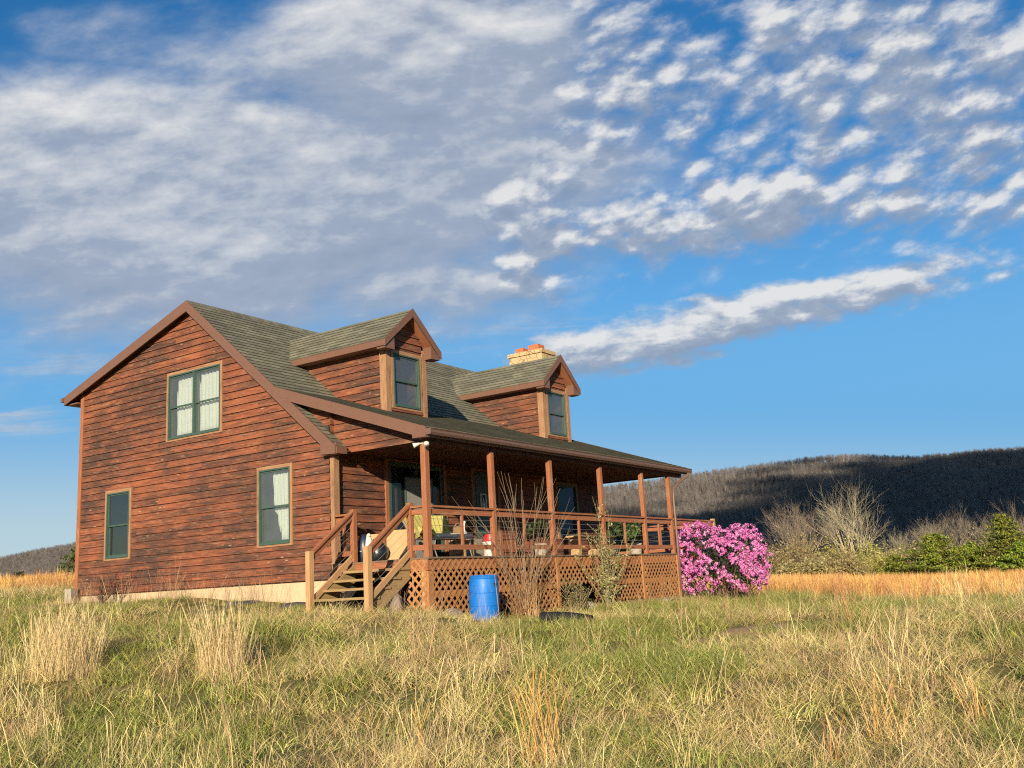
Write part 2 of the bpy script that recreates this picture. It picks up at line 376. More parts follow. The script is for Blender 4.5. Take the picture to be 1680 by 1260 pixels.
# ------------------------------------------------------------------ sun, sky, camera
SUN = Vector((1, .53, -.29)).normalized()          # direction the light travels
def make_world():
    w = bpy.data.worlds.new('World'); SC.world = w; w.use_nodes = True
    g = NG(w.node_tree); bg = g.N['Background']
    sky = g.N.new('ShaderNodeTexSky'); sky.sky_type = 'NISHITA'; sky.sun_disc = False
    sky.sun_elevation = math.asin(-SUN.z); sky.sun_rotation = math.atan2(-SUN.x, -SUN.y) % (2 * math.pi)
    sky.air_density = SKY_AIR; sky.dust_density = SKY_DUST; sky.ozone_density = SKY_OZ; sky.altitude = 200
    D = g.coord('Generated')
    a = R(33.496)
    fx = g.m('MAXIMUM', g.m('ABSOLUTE', g.vm('DOT_PRODUCT', D, (math.cos(a), math.sin(a), 0))), .08)
    rx = g.vm('DOT_PRODUCT', D, (math.sin(a), -math.cos(a), 0)); dz = g.sep(D)[2]
    tx0 = g.m('DIVIDE', rx, fx); tz0 = g.m('MAXIMUM', g.m('DIVIDE', dz, fx), .015)
    tx0 = g.m('MINIMUM', g.m('MAXIMUM', tx0, -3.), 3.); tz0 = g.m('MINIMUM', tz0, 3.)
    ELL = [(-0.284, 0.427, 0.429, 0.156, 0.9, 1.0, 'L'), (-0.063, 0.575, 0.2, 0.13, -3.5, 0.95, 'L'), (-0.496, 0.523, 0.227, 0.07, -6.6, 0.7, 'L'), (-0.138, 0.331, 0.217, 0.048, -0.2, 0.75, 'L'), (-0.333, 0.622, 0.184, 0.053, -16.4, 0.45, 'L'),
        (-0.179, 0.272, 0.274, 0.026, -1.2, 0.5, 'W'), (-0.459, 0.258, 0.123, 0.02, -0.2, 0.42, 'W'), (-0.527, 0.194, 0.071, 0.016, -3.2, 0.5, 'W'), (-0.506, 0.294, 0.077, 0.028, 18.0, 0.25, 'W'),
        (0.354, 0.545, 0.36, 0.17, 11.6, 0.74, 'D'), (0.122, 0.505, 0.122, 0.169, -3.4, 0.64, 'D'), (0.526, 0.451, 0.14, 0.121, 7.2, 0.74, 'D'), (0.31, 0.392, 0.30, 0.046, 5.0, 1.0, 'D'), (0.022, 0.363, 0.066, 0.067, -3.3, 1.0, 'D'),
        (-0.02, 0.317, 0.099, 0.023, -3.3, 0.7, 'L'), (0.117, 0.393, 0.074, 0.025, 17.6, 0.75, 'D'), (0.275, 0.268, 0.25, 0.025, 11., 1.0, 'S'), (0.115, 0.238, 0.13, 0.028, 8.0, 0.9, 'S'), (0.456, 0.286, 0.086, 0.023, 9.0, 0.5, 'D'), (0.143, 0.22, 0.11, 0.011, 7.0, 0.6, 'S')]
    def density(tx, tz, full):
        """cloud cover at a direction (tx right, tz up on the tangent plane of the heading): (dense, tone noise)"""
        P = g.comb(g.m('DIVIDE', tx, tz), g.m('DIVIDE', 1., tz), 0.)          # the point seen on a flat cloud deck
        # domain warp for uneven edges
        wn = g.N.new('ShaderNodeTexNoise'); g.put(wn.inputs['Vector'], P); wn.inputs['Scale'].default_value = 1.6; wn.inputs['Detail'].default_value = 3
        wv = g.sep(g.vm('SUBTRACT', wn.outputs['Color'], (.5, .5, .5)))
        wx = g.m('ADD', tx, g.m('MULTIPLY', g.m('MULTIPLY', wv[0], .30), tz)); wz = g.m('ADD', tz, g.m('MULTIPLY', g.m('MULTIPLY', wv[1], .30), g.m('MULTIPLY', tz, tz)))
        cov = {'L': None, 'D': None, 'S': None, 'W': None}
        for cx, cz, ra, rb, an, wt, k in ELL:
            c, s_ = math.cos(R(an)), math.sin(R(an))
            x = g.m('SUBTRACT', wx, cx); z = g.m('SUBTRACT', wz, cz)
            e1 = g.m('ADD', g.m('MULTIPLY', x, c / ra), g.m('MULTIPLY', z, s_ / ra))
            e2 = g.m('ADD', g.m('MULTIPLY', x, -s_ / rb), g.m('MULTIPLY', z, c / rb))
            q = g.m('ADD', g.m('MULTIPLY', e1, e1), g.m('MULTIPLY', e2, e2))
            v = g.m('MULTIPLY', g.m('EXPONENT', g.m('MULTIPLY', g.m('POWER', q, 1.5), -.75)), wt)
            cov[k] = v if cov[k] is None else g.m('MAXIMUM', cov[k], v)
        # rows of small puffs; their size grows with height in the view because they lie on the deck
        Pd = g.comb(g.m('DIVIDE', tx, g.m('ADD', g.m('MULTIPLY', tz, .45), .27)), g.m('ADD', g.m('MULTIPLY', g.m('LOGARITHM', g.m('ADD', g.m('MULTIPLY', tz, .45), .27), 2.71828), -3.3), g.m('MULTIPLY', tx, .5)), 0.)
        Pw = g.vm('ADD', Pd, g.vm('SCALE', g.vm('SUBTRACT', wn.outputs['Color'], (.5, .5, .5)), .30))
        vo = g.voro(Pw, 11.5)
        n5 = g.noise(Pd, 15., 6, .62, .1); nm = g.noise(Pd, 8.5, 4, .5, .2)
        nd = g.m('ADD', g.m('ADD', g.m('MULTIPLY', n5, .46), g.m('MULTIPLY', nm, .46)), g.m('MULTIPLY', g.m('SUBTRACT', .62, vo), .34))
        Q = g.comb(g.m('ADD', tx, g.m('MULTIPLY', wv[0], .05)), g.m('ADD', g.m('MULTIPLY', tz, 1.9), g.m('MULTIPLY', tx, -.10)), 0.)
        nl = g.noise(Q, 3.3, 8, .52, .15); nq = g.noise(Q, 24., 6, .6, .1); nq2 = g.noise(Q, 13., 3, .5, .1)
        nw = g.noise(g.vm('MULTIPLY', P, (1., 2.6, 1.)), 1.9, 7, .6, .6)
        def fld(c, n, amp): return g.m('ADD', c, g.m('MULTIPLY', g.m('SUBTRACT', n, .5), amp))
        nL = g.m('ADD', g.m('MULTIPLY', nl, .72), g.m('ADD', g.m('MULTIPLY', nw, .10), g.m('MULTIPLY', nq, .18)))
        lo = g.noise(Pd, 3.0, 2, .5, .2)
        fL = fld(cov['L'], nL, 2.0); fD = g.m('ADD', fld(cov['D'], nd, 2.3), g.m('MULTIPLY', g.m('SUBTRACT', lo, .5), 1.3)); fS = fld(cov['S'], g.m('ADD', g.m('MULTIPLY', nq, .6), g.m('MULTIPLY', nq2, .4)), 2.2)
        sL = g.ss(fL, .05, 1.7); sD = g.ss(fD, .1, 1.6); sS = g.ss(fS, .2, 1.6)
        soft = g.m('MAXIMUM', g.m('MAXIMUM', sL, sD), sS)
        if not full: return soft
        dL = g.m('MULTIPLY', g.ss(fL, .04, .80), g.ss(cov['L'], .03, .25))
        dD = g.m('MULTIPLY', g.ss(fD, .10, 1.05), g.ss(cov['D'], .05, .3))
        dS = g.m('MULTIPLY', g.ss(fS, .22, .82), g.ss(cov['S'], .05, .25))
        dW = g.m('MULTIPLY', g.m('MULTIPLY', g.ss(fld(cov['W'], nw, 1.2), .10, .8), .8), g.ss(cov['W'], .04, .2))
        d = g.m('MAXIMUM', g.m('MAXIMUM', dL, dD), g.m('MAXIMUM', dS, dW))
        return d, soft, nl, cov['L'], n5, nq
    d0, s0, nl, cL, n5, nq = density(tx0, tz0, True)
    s1 = density(g.m('ADD', tx0, -.006), g.m('ADD', g.m('MULTIPLY', tz0, 1.03), .008), False)   # a little above: is this the lit top or the shaded underside?
    df = g.m('SUBTRACT', s0, s1)
    lit = g.m('ADD', g.m('MULTIPLY', df, 1.6), g.m('SUBTRACT', .64, g.m('MULTIPLY', s0, .50)))
    lit = g.m('ADD', lit, g.m('MULTIPLY', g.m('SUBTRACT', n5, .5), .5))
    litL = g.m('ADD', .50, g.m('ADD', g.m('MULTIPLY', df, 1.25), g.m('ADD', g.m('MULTIPLY', g.m('SUBTRACT', nl, .5), 1.0), g.m('MULTIPLY', g.m('SUBTRACT', nq, .5), .28))))
    lit = g.fmix(g.ss(cL, .2, .75), lit, litL)
    lit = g.m('MINIMUM', g.m('MAXIMUM', lit, 0.), 1.)
    skc = g.hsv(sky.outputs[0], SKY_HUE, SKY_SAT, 1.)
    hz = g.ss(g.m('ADD', tz0, g.m('MULTIPLY', tx0, .06)), .03, .19)
    hzc = g.mix(hz, tuple(q / SKY_STR / EXPG for q in HAZE_C), tuple(q / SKY_STR / EXPG for q in HAZE_D))
    skc = g.mix(g.ss(tz0, .10, .46, .92, 0.), skc, hzc)
    cc = g.ramp(lit, [(0., CL0), (.45, CL1), (1., CL2)])
    cc = g.vm('SCALE', cc, 1. / SKY_STR / EXPG)
    alpha = g.m('MULTIPLY', d0, .93)
    alpha = g.m('MULTIPLY', alpha, g.ss(tz0, .03, .16))
    g.put(bg.inputs['Color'], g.mix(alpha, skc, cc)); bg.inputs['Strength'].default_value = SKY_STR
    w.cycles.sampling_method = 'MANUAL'; w.cycles.sample_map_resolution = 256
    return w
SKY_AIR, SKY_DUST, SKY_OZ, SKY_SAT, SKY_HUE, SKY_STR = 1., .1, 2.2, 1.36, .504, .090
HAZE_C = (.45, .60, .70); HAZE_D = (.135, .40, .73); EXPOSURE = .62; EXPG = 2 ** EXPOSURE
CL0, CL1, CL2 = (.28, .345, .46), (.36, .42, .53), (.80, .80, .79)
DENOISE = False
make_world()
sl = bpy.data.lights.new('sun', 'SUN'); sl.energy = 5.; sl.angle = R(.53); sl.color = (1., .87, .68)
so = bpy.data.objects.new('sun', sl); COL.objects.link(so); so.rotation_euler = SUN.to_track_quat('-Z', 'Y').to_euler(); so.location = (-40, -20, 30)
cam = bpy.data.cameras.new('camera'); co = bpy.data.objects.new('camera', cam); COL.objects.link(co); SC.camera = co
cam.sensor_width = 36; cam.lens = 1588.329 * 36 / 1680; cam.clip_start = .1; cam.clip_end = 20000
def cam_matrix(px, py, pz, yaw, pitch, roll):
    cy, sy, cp, sp, cr, sr = math.cos(yaw), math.sin(yaw), math.cos(pitch), math.sin(pitch), math.cos(roll), math.sin(roll)
    fw = Vector((-sy * cp, cy * cp, sp)); rt = Vector((cy, sy, 0)); up = rt.cross(fw)
    r2 = cr * rt + sr * up; u2 = -sr * rt + cr * up
    return Matrix(((r2.x, u2.x, -fw.x, px), (r2.y, u2.y, -fw.y, py), (r2.z, u2.z, -fw.z, pz), (0, 0, 0, 1)))
co.matrix_world = cam_matrix(-13.05303, -12.79722, -.50754, -.98618, .20235, -.05548)
SC.view_settings.view_transform = 'Standard'; SC.view_settings.look = 'None'; SC.view_settings.exposure = EXPOSURE; SC.view_settings.gamma = 1.

SC.cycles.use_adaptive_sampling = True; SC.cycles.adaptive_threshold = .015; SC.cycles.adaptive_min_samples = 12
SC.cycles.use_denoising = DENOISE; SC.cycles.filter_width = 1.15; SC.cycles.max_bounces = 6; SC.cycles.transparent_max_bounces = 12; SC.cycles.diffuse_bounces = 3
# ------------------------------------------------------------------ terrain sheet
def make_ground():
    def axis(lo, hi, f0, f1, fine, coarse_n):
        a = np.arange(f0, f1 + 1e-6, fine)
        l = f0 - np.geomspace(.4, f0 - lo, coarse_n)[::-1]; r = f1 + np.geomspace(.4, hi - f1, coarse_n)
        return np.concatenate([l, a, r])
    X = axis(-2600, 2600, -15, 30, .3, 46); Y = axis(-2600, 2600, -14, 26, .3, 46)
    gx, gy = np.meshgrid(X, Y, indexing='ij'); z = hgt(gx, gy)
    far = np.clip((np.hypot(gx, gy) - 160) / 400, 0, 1); z = z * (1 - far) - 2.5 * far
    n, m = gx.shape; V = np.stack([gx, gy, z], -1).reshape(-1, 3)
    i, j = np.meshgrid(np.arange(n - 1), np.arange(m - 1), indexing='ij'); a = (i * m + j).ravel()
    F = np.stack([a, a + m, a + m + 1, a + 1], 1)
    o = link('ground', np_mesh('ground', V, F, M_GROUND, smooth=True)); tag(o, 'grassy field and rise of earth under the house', 'ground', kind='structure')
make_ground()

# ------------------------------------------------------------------ farmhouse
W_, YR, ZR, MB_, MF_ = 8.0, 4.0, 5.81, .3246, .8513
OV, EB, EF = .17, .45, .32
YK, ZK, MP, YPE, ZPE = 1.258, 3.476, .344, -2.464, 2.195
LX, XW = 10.65, 10.3
YD = -2.28
XD = (1.534, 7.505); WD, ZDR, ZDE, OE, YDF = 1.2425, 5.223, 4.431, .292, -.092
RT = .10                                                # roof build-up under the shingles
zb = lambda y: ZR - MB_ * (y - YR)
zf = lambda y: ZR - MF_ * (YR - y)
zp = lambda y: ZK - MP * (YK - y)
yf = lambda z: YR - (ZR - z) / MF_
house = thing('farmhouse', 'weathered red-brown wooden house with two roof dormers and a railed porch, standing in the grass', 'house', (0, 0, 0))

def siding(name, to3d, urange, z0, z1, holes=(), uoff=0., parent=None, flip=False):
    """lapped boards: to3d(u, z, off) -> point; urange(z) -> (u0, u1); holes = [(u0, u1, z0, z1)]"""
    mb = MB(); r0 = int(math.floor((z0 - SZ0) / EXPO)); r1 = int(math.ceil((z1 - SZ0) / EXPO))
    T0, T1, GAP = .030, .004, .013
    for r in range(r0, r1):
        a = SZ0 + r * EXPO; b = a + EXPO
        cuts = sorted({max(a, z0), min(b, z1)} | {h[k] for h in holes for k in (2, 3) if max(a, z0) < h[k] < min(b, z1)})
        for lo, hi in zip(cuts, cuts[1:]):
            if hi - lo < 1e-4: continue
            mid = (lo + hi) / 2
            segs = [(lambda z: urange(z)[0], lambda z: urange(z)[1])]
            if urange(mid)[1] - urange(mid)[0] < .01: continue
            hs = sorted([h for h in holes if h[2] < mid < h[3]])
            if hs:
                pts = [urange(mid)[0]]
                segs = []; cur = lambda z: urange(z)[0]
                for h in hs:
                    segs.append((cur, (lambda z, q=h[0]: q))); cur = (lambda z, q=h[1]: q)
                segs.append((cur, lambda z: urange(z)[1]))
            for ua, ub in segs:
                if ub(mid) - ua(mid) < .005: continue
                off = lambda z: T0 + (T1 - T0) * (z - a) / EXPO
                bl = lo + (GAP if abs(lo - a) < 1e-6 else 0)
                if bl >= hi: continue
                q = [to3d(ua(bl), bl, off(bl)), to3d(ub(bl), bl, off(bl)), to3d(ub(hi), hi, off(hi)), to3d(ua(hi), hi, off(hi))]
                uv = [(ua(bl) + uoff, bl), (ub(bl) + uoff, bl), (ub(hi) + uoff, hi - 1e-4), (ua(hi) + uoff, hi - 1e-4)]
                mb.quad(q[::-1] if flip else q, uv[::-1] if flip else uv)
                if abs(lo - a) < 1e-6:                                   # underside of the lap and the shadow gap under it
                    q = [to3d(ua(bl), bl, .001), to3d(ub(bl), bl, .001), to3d(ub(bl), bl, T0), to3d(ua(bl), bl, T0)]
                    mb.quad(q[::-1] if flip else q, [(ua(bl) + uoff, bl)] * 4)
                    q = [to3d(ua(lo), lo, .001), to3d(ub(lo), lo, .001), to3d(ub(bl), bl, .001), to3d(ua(bl), bl, .001)]
                    mb.quad(q[::-1] if flip else q, [(ua(bl) + uoff, bl)] * 4)
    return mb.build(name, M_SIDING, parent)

def shingles(name, P, nu, lv, parent, uoff=0., ulim=None):
    """rows of shingle courses. P(u, s, h) -> point with s = distance down the slope; ulim(s) -> (u0, u1)"""
    mb = MB(); s = 0.; E_ = .14
    while s < lv - 1e-6:
        e = min(s + E_, lv); (a0, a1), (b0, b1) = ulim(s), ulim(e)
        mb.quad([P(b0, e, .016), P(b1, e, .016), P(a1, s, .004), P(a0, s, .004)], [(b0 + uoff, e - 1e-4), (b1 + uoff, e - 1e-4), (a1 + uoff, s), (a0 + uoff, s)])
        mb.quad([P(b0, e, .0), P(b1, e, .0), P(b1, e, .016), P(b0, e, .016)], [(b0 + uoff, e - 1e-4), (b1 + uoff, e - 1e-4), (b1 + uoff, e - 1e-4), (b0 + uoff, e - 1e-4)])
        s = e
    return mb.build(name, M_SHINGLE, parent)

# gable wall (x = 0, facing -x); windows: (y_left, y_right, z0, z1)
GW = [(4.759, 3.076, 2.889, 4.298), (6.88, 6.06, .495, 1.94), (1.90, 1.044, .460, 1.9205)]
def gable_range(z):
    lo = 0.0 if z < zf(0) - .1 else yf(z + .1)
    hi = W_ if z < zb(W_) - .1 else YR + (ZR - .1 - z) / MB_
    return lo, hi
def gable_range_r(z):                                   # u runs with -y so that it reads left to right
    a, b = gable_range(z); return -b, -a
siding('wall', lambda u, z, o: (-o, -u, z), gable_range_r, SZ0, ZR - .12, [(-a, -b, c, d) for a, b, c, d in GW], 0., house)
# front wall under the porch (y = 0, facing -y)
FH = [(1.60, 3.35, -.02, 2.02), (4.46, 5.38, -.02, 2.0), (8.05, 9.0, .55, 1.88)]
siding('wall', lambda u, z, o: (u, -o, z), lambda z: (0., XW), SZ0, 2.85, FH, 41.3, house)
mb = MB(); mb.prism([(XW - .02, .02, -.27), (XW - .02, W_, -.27), (XW - .02, W_, zb(W_) - .12), (XW - .02, YR, ZR - .12), (XW - .02, .02, zf(.02) - .12)], (.02, 0, 0)); mb.build('wall', M_SIDING, house)
mb = MB(); mb.box(.01, XW, W_ - .02, W_, -.27, zb(W_) - .1); mb.build('wall', M_SIDING, house)
mb = MB(); mb.box(.045, XW - .05, .05, W_ - .02, -1.3, -.275); mb.build('foundation', M_FOUND, house)
mb = MB(); mb.box(.20, 9.85, .02, .044, -1.4, -.28); mb.build('dark_backing', M_DARKIN, house)  # dark sheet added behind the lattice, its colour stands for shade under the deck
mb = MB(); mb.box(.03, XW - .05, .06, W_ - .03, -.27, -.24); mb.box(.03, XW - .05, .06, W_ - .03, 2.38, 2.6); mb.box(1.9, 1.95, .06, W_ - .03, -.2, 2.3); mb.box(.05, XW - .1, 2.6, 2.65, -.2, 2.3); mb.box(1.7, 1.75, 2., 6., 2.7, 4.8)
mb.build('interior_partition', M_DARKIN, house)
# corner boards
mb = MB(); mb.box(-.034, -.002, W_ - .10, W_ + .03, -.30, zb(W_) - .12); mb.box(-.002, .10, W_ + .002, W_ + .03, -.30, zb(W_) - .12); mb.build('corner_board', M_POST, house)
mb = MB(); mb.box(-.035, .105, -.125, -.028, -.30, 1.99); mb.build('corner_post', M_TRIM, house, bevel=.006)

# ---- roof
def ulim_all(s): return (-OV, LX)
SLF = math.hypot(1, MF_); SLB = math.hypot(1, MB_); SLP = math.hypot(1, MP)
LF = (YR - YK) * SLF
roof = shingles('roof', lambda u, s, h: (u, YR - s / SLF - h * MF_ / SLF, ZR - s * MF_ / SLF + h / SLF), 0, LF, house, 0., ulim_all)
LB = (W_ + EB - YR) * SLB
shingles('roof_slope', lambda u, s, h: (LX - OV - u, YR + s / SLB + h * MB_ / SLB, ZR - s * MB_ / SLB + h / SLB), 0, LB, roof, 3., ulim_all)
LP = (YK - YPE) * SLP
shingles('porch_roof', lambda u, s, h: (u, YK - s / SLP - h * MP / SLP, ZK - s * MP / SLP + h / SLP), 0, LP, roof, 9., ulim_all)
LS = (YK + EF) * SLF
shingles('roof_tail', lambda u, s, h: (u, YK - s / SLF - h * MF_ / SLF, ZK - s * MF_ / SLF + h / SLF), 0, LS, roof, 1., lambda s: (-OV, .14))
mb = MB()                                               # decking under the shingles (solid, carries the dark soffits)
g_ = .004
mb.prism([(-OV + .02, YR, ZR - g_), (-OV + .02, YK, ZK - g_), (-OV + .02, YK, ZK - RT - .03), (-OV + .02, YR, ZR - RT - .05)], (LX + OV - .04, 0, 0))
mb.prism([(-OV + .02, YR, ZR - g_ - .001), (-OV + .02, YR, ZR - RT - .05), (-OV + .02, W_ + EB - .02, zb(W_ + EB) - RT - .02), (-OV + .02, W_ + EB - .02, zb(W_ + EB) - g_)], (LX + OV - .04, 0, 0))
mb.prism([(-OV + .02, YK, ZK - g_ - .001), (-OV + .02, YPE + .02, zp(YPE + .02) - g_), (-OV + .02, YPE + .02, zp(YPE + .02) - .09), (-OV + .02, YK, ZK - RT - .02)], (LX + OV - .04, 0, 0))
mb.prism([(-OV + .02, YK, ZK - g_ - .002), (-OV + .02, -EF + .01, zf(-EF + .01) - g_), (-OV + .02, -EF + .01, zf(-EF) - .09), (-OV + .02, YK, ZK - RT - .03)], (OV + .115, 0, 0))
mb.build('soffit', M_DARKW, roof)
mb = MB()                                               # ridge cap
mb.prism([(-OV, YR - .14, zf(YR - .14) + .012), (-OV, YR, ZR + .03), (-OV, YR + .14, zb(YR + .14) + .012), (-OV, YR, ZR + .016)], (LX + OV, 0, 0)); mb.build('ridge_cap', M_SHINGLE, roof)
# rake boards on the gable end (3 cm thick, on x = -OV)
FH_ = .19
def rake(pts_top, h, x=-OV, t=.03, name='rake_board'):
    mb = MB(); prof = [(x, y, z) for y, z in pts_top] + [(x, y, z - h) for y, z in pts_top[::-1]]
    mb.prism(prof, (-t, 0, 0)); return mb.build(name, M_FASCIA, house)
cs = .19 * SLF / SLF
mb = MB()
V1 = .19 * SLF; V2 = .19 * SLB; V3 = .19 * SLP
mb.prism([(-OV, W_ + EB, zb(W_ + EB) + .01), (-OV, YR, ZR + .02), (-OV, YR, ZR - (V1 + V2) / 2), (-OV, W_ + EB, zb(W_ + EB) - V2)], (-.03, 0, 0)); mb.build('rake_board', M_FASCIA, house)
mb = MB()
mb.prism([(-OV - .001, YR - .001, ZR + .02), (-OV - .001, -EF, zf(-EF) + .01), (-OV - .001, -EF, 1.99), (-OV - .001, .05, 2.01), (-OV - .001, .05, zf(.05) - V1), (-OV - .001, YR - .001, ZR - (V1 + V2) / 2)], (-.03, 0, 0)); mb.build('rake_board', M_FASCIA, house)
mb = MB()
mb.prism([(-OV - .003, YK + .02, ZK + .02), (-OV - .003, YPE, ZPE + .012), (-OV - .003, YPE, 2.03), (-OV - .003, YPE + .30, 2.035), (-OV - .003, YPE + .30, zp(YPE + .30) - V3), (-OV - .003, YK - .28, zp(YK - .28) - V3)], (-.03, 0, 0)); mb.build('rake_board', M_FASCIA, house)
mb = MB()                                               # boxed eave returns at the foot of each slope
mb.box(-OV + .002, -.03, -EF + .004, .05, 1.99, 2.2); mb.box(-OV + .002, .10, -EF - .02, -EF + .003, 2.0, zf(-EF) - .005); mb.build('eave_return', M_FASCIA, house)
mb = MB(); mb.box(-OV + .002, .04, YPE + .004, YPE + .30, 2.035, 2.14); mb.build('eave_return', M_FASCIA, house)
mb = MB(); mb.box(-OV, LX, W_ + EB - .018, W_ + EB + .012, zb(W_ + EB) - .19, zb(W_ + EB) - .006); mb.box(-OV + .05, LX - .05, W_ + .03, W_ + EB - .02, zb(W_ + EB) - .19, zb(W_ + EB) - .16); mb.build('fascia', M_FASCIA, house)
mb = MB(); mb.box(-OV - .05, LX + .05, W_ + EB + .013, W_ + EB + .12, zb(W_ + EB) - .10, zb(W_ + EB) - .005); mb.build('gutter', M_GUTTER, house)
mb = MB(); mb.prism([(LX, YR, ZR + .02), (LX, YK, ZK + .02), (LX, YPE, ZPE + .012), (LX, YPE, 2.03), (LX, YPE + .3, zp(YPE + .3) - V3), (LX, YK, ZK - V3 - .03), (LX, YR, ZR - .25)], (.03, 0, 0)); mb.build('rake_board', M_FASCIA, house)
# ---- porch gable infill boards (x = .10, facing -x) and the same at the far end
def inf_range(z):
    y1 = YK - (ZK - .13 - z) / MP; y0 = min(yf(z + .01) if z > zf(-EF) else -EF + .02, .05)
    return (-min(yf(z), YK) , -max(YD - .06, -99, (YK - (ZK - .14 - z) / MP)))
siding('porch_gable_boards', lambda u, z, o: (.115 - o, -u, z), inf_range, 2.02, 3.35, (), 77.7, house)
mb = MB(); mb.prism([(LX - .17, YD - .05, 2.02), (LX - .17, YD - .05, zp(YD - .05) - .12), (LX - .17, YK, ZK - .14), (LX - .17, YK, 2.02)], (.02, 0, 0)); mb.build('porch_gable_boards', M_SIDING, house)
# porch beam, ceiling, front fascia, gutter, downspout
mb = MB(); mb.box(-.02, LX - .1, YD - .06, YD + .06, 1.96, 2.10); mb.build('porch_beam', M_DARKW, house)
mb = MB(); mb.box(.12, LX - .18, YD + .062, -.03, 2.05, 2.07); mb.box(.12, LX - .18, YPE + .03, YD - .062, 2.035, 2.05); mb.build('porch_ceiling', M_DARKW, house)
mb = MB(); mb.box(-OV, LX + .03, YPE - .012, YPE + .018, 2.03, ZPE - .015); mb.build('fascia', M_GUTTER, house)
mb = MB()
xs0, xs1 = -OV - .04, LX + .06
prof = [(YPE - .013, 2.165), (YPE - .013, 2.06), (YPE - .09, 2.06), (YPE - .115, 2.10), (YPE - .115, 2.14), (YPE - .135, 2.165), (YPE - .122, 2.165), (YPE - .105, 2.145), (YPE - .10, 2.10), (YPE - .085, 2.075), (YPE - .028, 2.075), (YPE - .028, 2.165)]
mb.prism([(xs0, y, z) for y, z in prof], (xs1 - xs0, 0, 0)); mb.box(xs0 - .004, xs0, YPE - .12, YPE - .013, 2.062, 2.165); mb.box(xs1, xs1 + .004, YPE - .12, YPE - .013, 2.062, 2.165); mb.build('gutter', M_GUTTER, house)
mb = MB(); mb.tube([(LX - .12, YPE - .07, 2.07), (LX - .12, YPE - .07, 1.99), (LX - .42, YD - .10, 1.80), (LX - .72, YD - .085, 1.62), (LX - .76, YD - .085, 1.4), (LX - .76, YD - .085, .1), (LX - .76, YD - .085, -1.05)], .034, 8); mb.build('downspout', M_GUTTER, house, smooth=True)

# ---- windows
def window(M, w, h, parent, units=1, trim=.065, d=.05, sill=True, trimmat=None, glass=M_GLASS, name='window'):
    """double-hung window in a local frame: x to the right, y out of the wall, z up, origin at the lower left of the opening; M maps it to the house"""
    tm = MB()
    tm.box(-trim, -.002, -.03, .036, -trim * .6, h + trim, M=M); tm.box(w + .002, w + trim, -.03, .036, -trim * .6, h + trim, M=M)
    tm.box(-.001, w + .001, -.03, .034, h + .002, h + trim, M=M); tm.box(-.001, w + .001, -.03, .030, -trim * .6, -.002, M=M)
    t = tm.build(name, trimmat or M_TRIM, parent)
    uw = w / units
    fm = MB()
    for k in range(units):
        x0, x1 = k * uw, (k + 1) * uw
        fm.box(x0 + .001, x0 + .026, -.06, .044, 0.001, h - .001, M=M); fm.box(x1 - .026, x1 - .001, -.06, .044, .001, h - .001, M=M)
        fm.box(x0 + .0265, x1 - .0265, -.06, .042, h - .03, h - .002, M=M); fm.box(x0 + .0265, x1 - .0265, -.06, .052, .002, .045, M=M)
    fm.build('frame', M_GREEN, t)
    for k in range(units):
        x0, x1 = k * uw + .027, (k + 1) * uw - .027; zm = h * .5
        for z0, z1, y in ((zm - .022, h - .031, .012), (.046, zm + .018, -.022)):
            sm = MB(); sm.box(x0, x0 + .025, y - .03, y, z0, z1, M=M); sm.box(x1 - .025, x1, y - .03, y, z0, z1, M=M)
            sm.box(x0 + .0255, x1 - .0255, y - .03, y - .001, z0, z0 + .034, M=M); sm.box(x0 + .0255, x1 - .0255, y - .03, y - .001, z1 - .028, z1, M=M)
            sm.build('sash', M_GREEN, t)
            pm = MB(); pm.quad([M @ Vector(p) for p in ((x0 + .024, y - .015, z0 + .033), (x1 - .024, y - .015, z0 + .033), (x1 - .024, y - .015, z1 - .027), (x0 + .024, y - .015, z1 - .027))]); pm.build('pane', glass, t)
    return t
def Mgable(yl, z): return Matrix(((0, -1, 0, 0), (-1, 0, 0, yl), (0, 0, 1, z), (0, 0, 0, 1)))
def Mfront(x, y, z): return Matrix(((1, 0, 0, x), (0, -1, 0, y), (0, 0, 1, z), (0, 0, 0, 1)))
for i, (a, b, c, d) in enumerate(GW): window(Mgable(a, c), a - b, d - c, house, 2 if i == 0 else 1, glass=M_GLASSC if i == 1 else M_GLASS)
window(Mfront(8.05, 0, .55), .95, 1.33, house, 1, glass=M_GLASSD)
# ---- sliding door, entry door
t = MB(); t.box(1.49, 1.585, -.045, .03, -.0, 2.10); t.box(3.365, 3.46, -.045, .03, 0., 2.10); t.box(1.586, 3.364, -.045, .03, 2.022, 2.10); door = t.build('sliding_door', M_POST, house)
t = MB(); 
for x0, x1, y in ((1.60, 2.50, -.02), (2.46, 3.35, .012)):
    t.box(x0, x0 + .07, y - .02, y + .02, .02, 2.01); t.box(x1 - .07, x1, y - .02, y + .02, .02, 2.01); t.box(x0 + .071, x1 - .071, y - .019, y + .019, 1.92, 2.01); t.box(x0 + .071, x1 - .071, y - .019, y + .019, .02, .14)
t.build('frame', M_GREEN, door)
for x0, x1, y in ((1.67, 2.43, -.02), (2.53, 3.28, .012)):
    p = MB(); p.quad([(x0, y, .14), (x1, y, .14), (x1, y, 1.92), (x0, y, 1.92)]); p.build('pane', M_GLASSD, door)
t = MB(); t.box(2.05, 2.08, -.075, -.05, .03, 1.72); t.box(2.92, 2.95, -.075, -.05, .03, 1.72); t.box(2.081, 2.919, -.074, -.051, 1.69, 1.72); t.box(2.081, 2.919, -.074, -.051, .03, .06); t.box(2.081, 2.919, -.074, -.051, .95, .98); s = t.build('screen', M_GREEN, door)
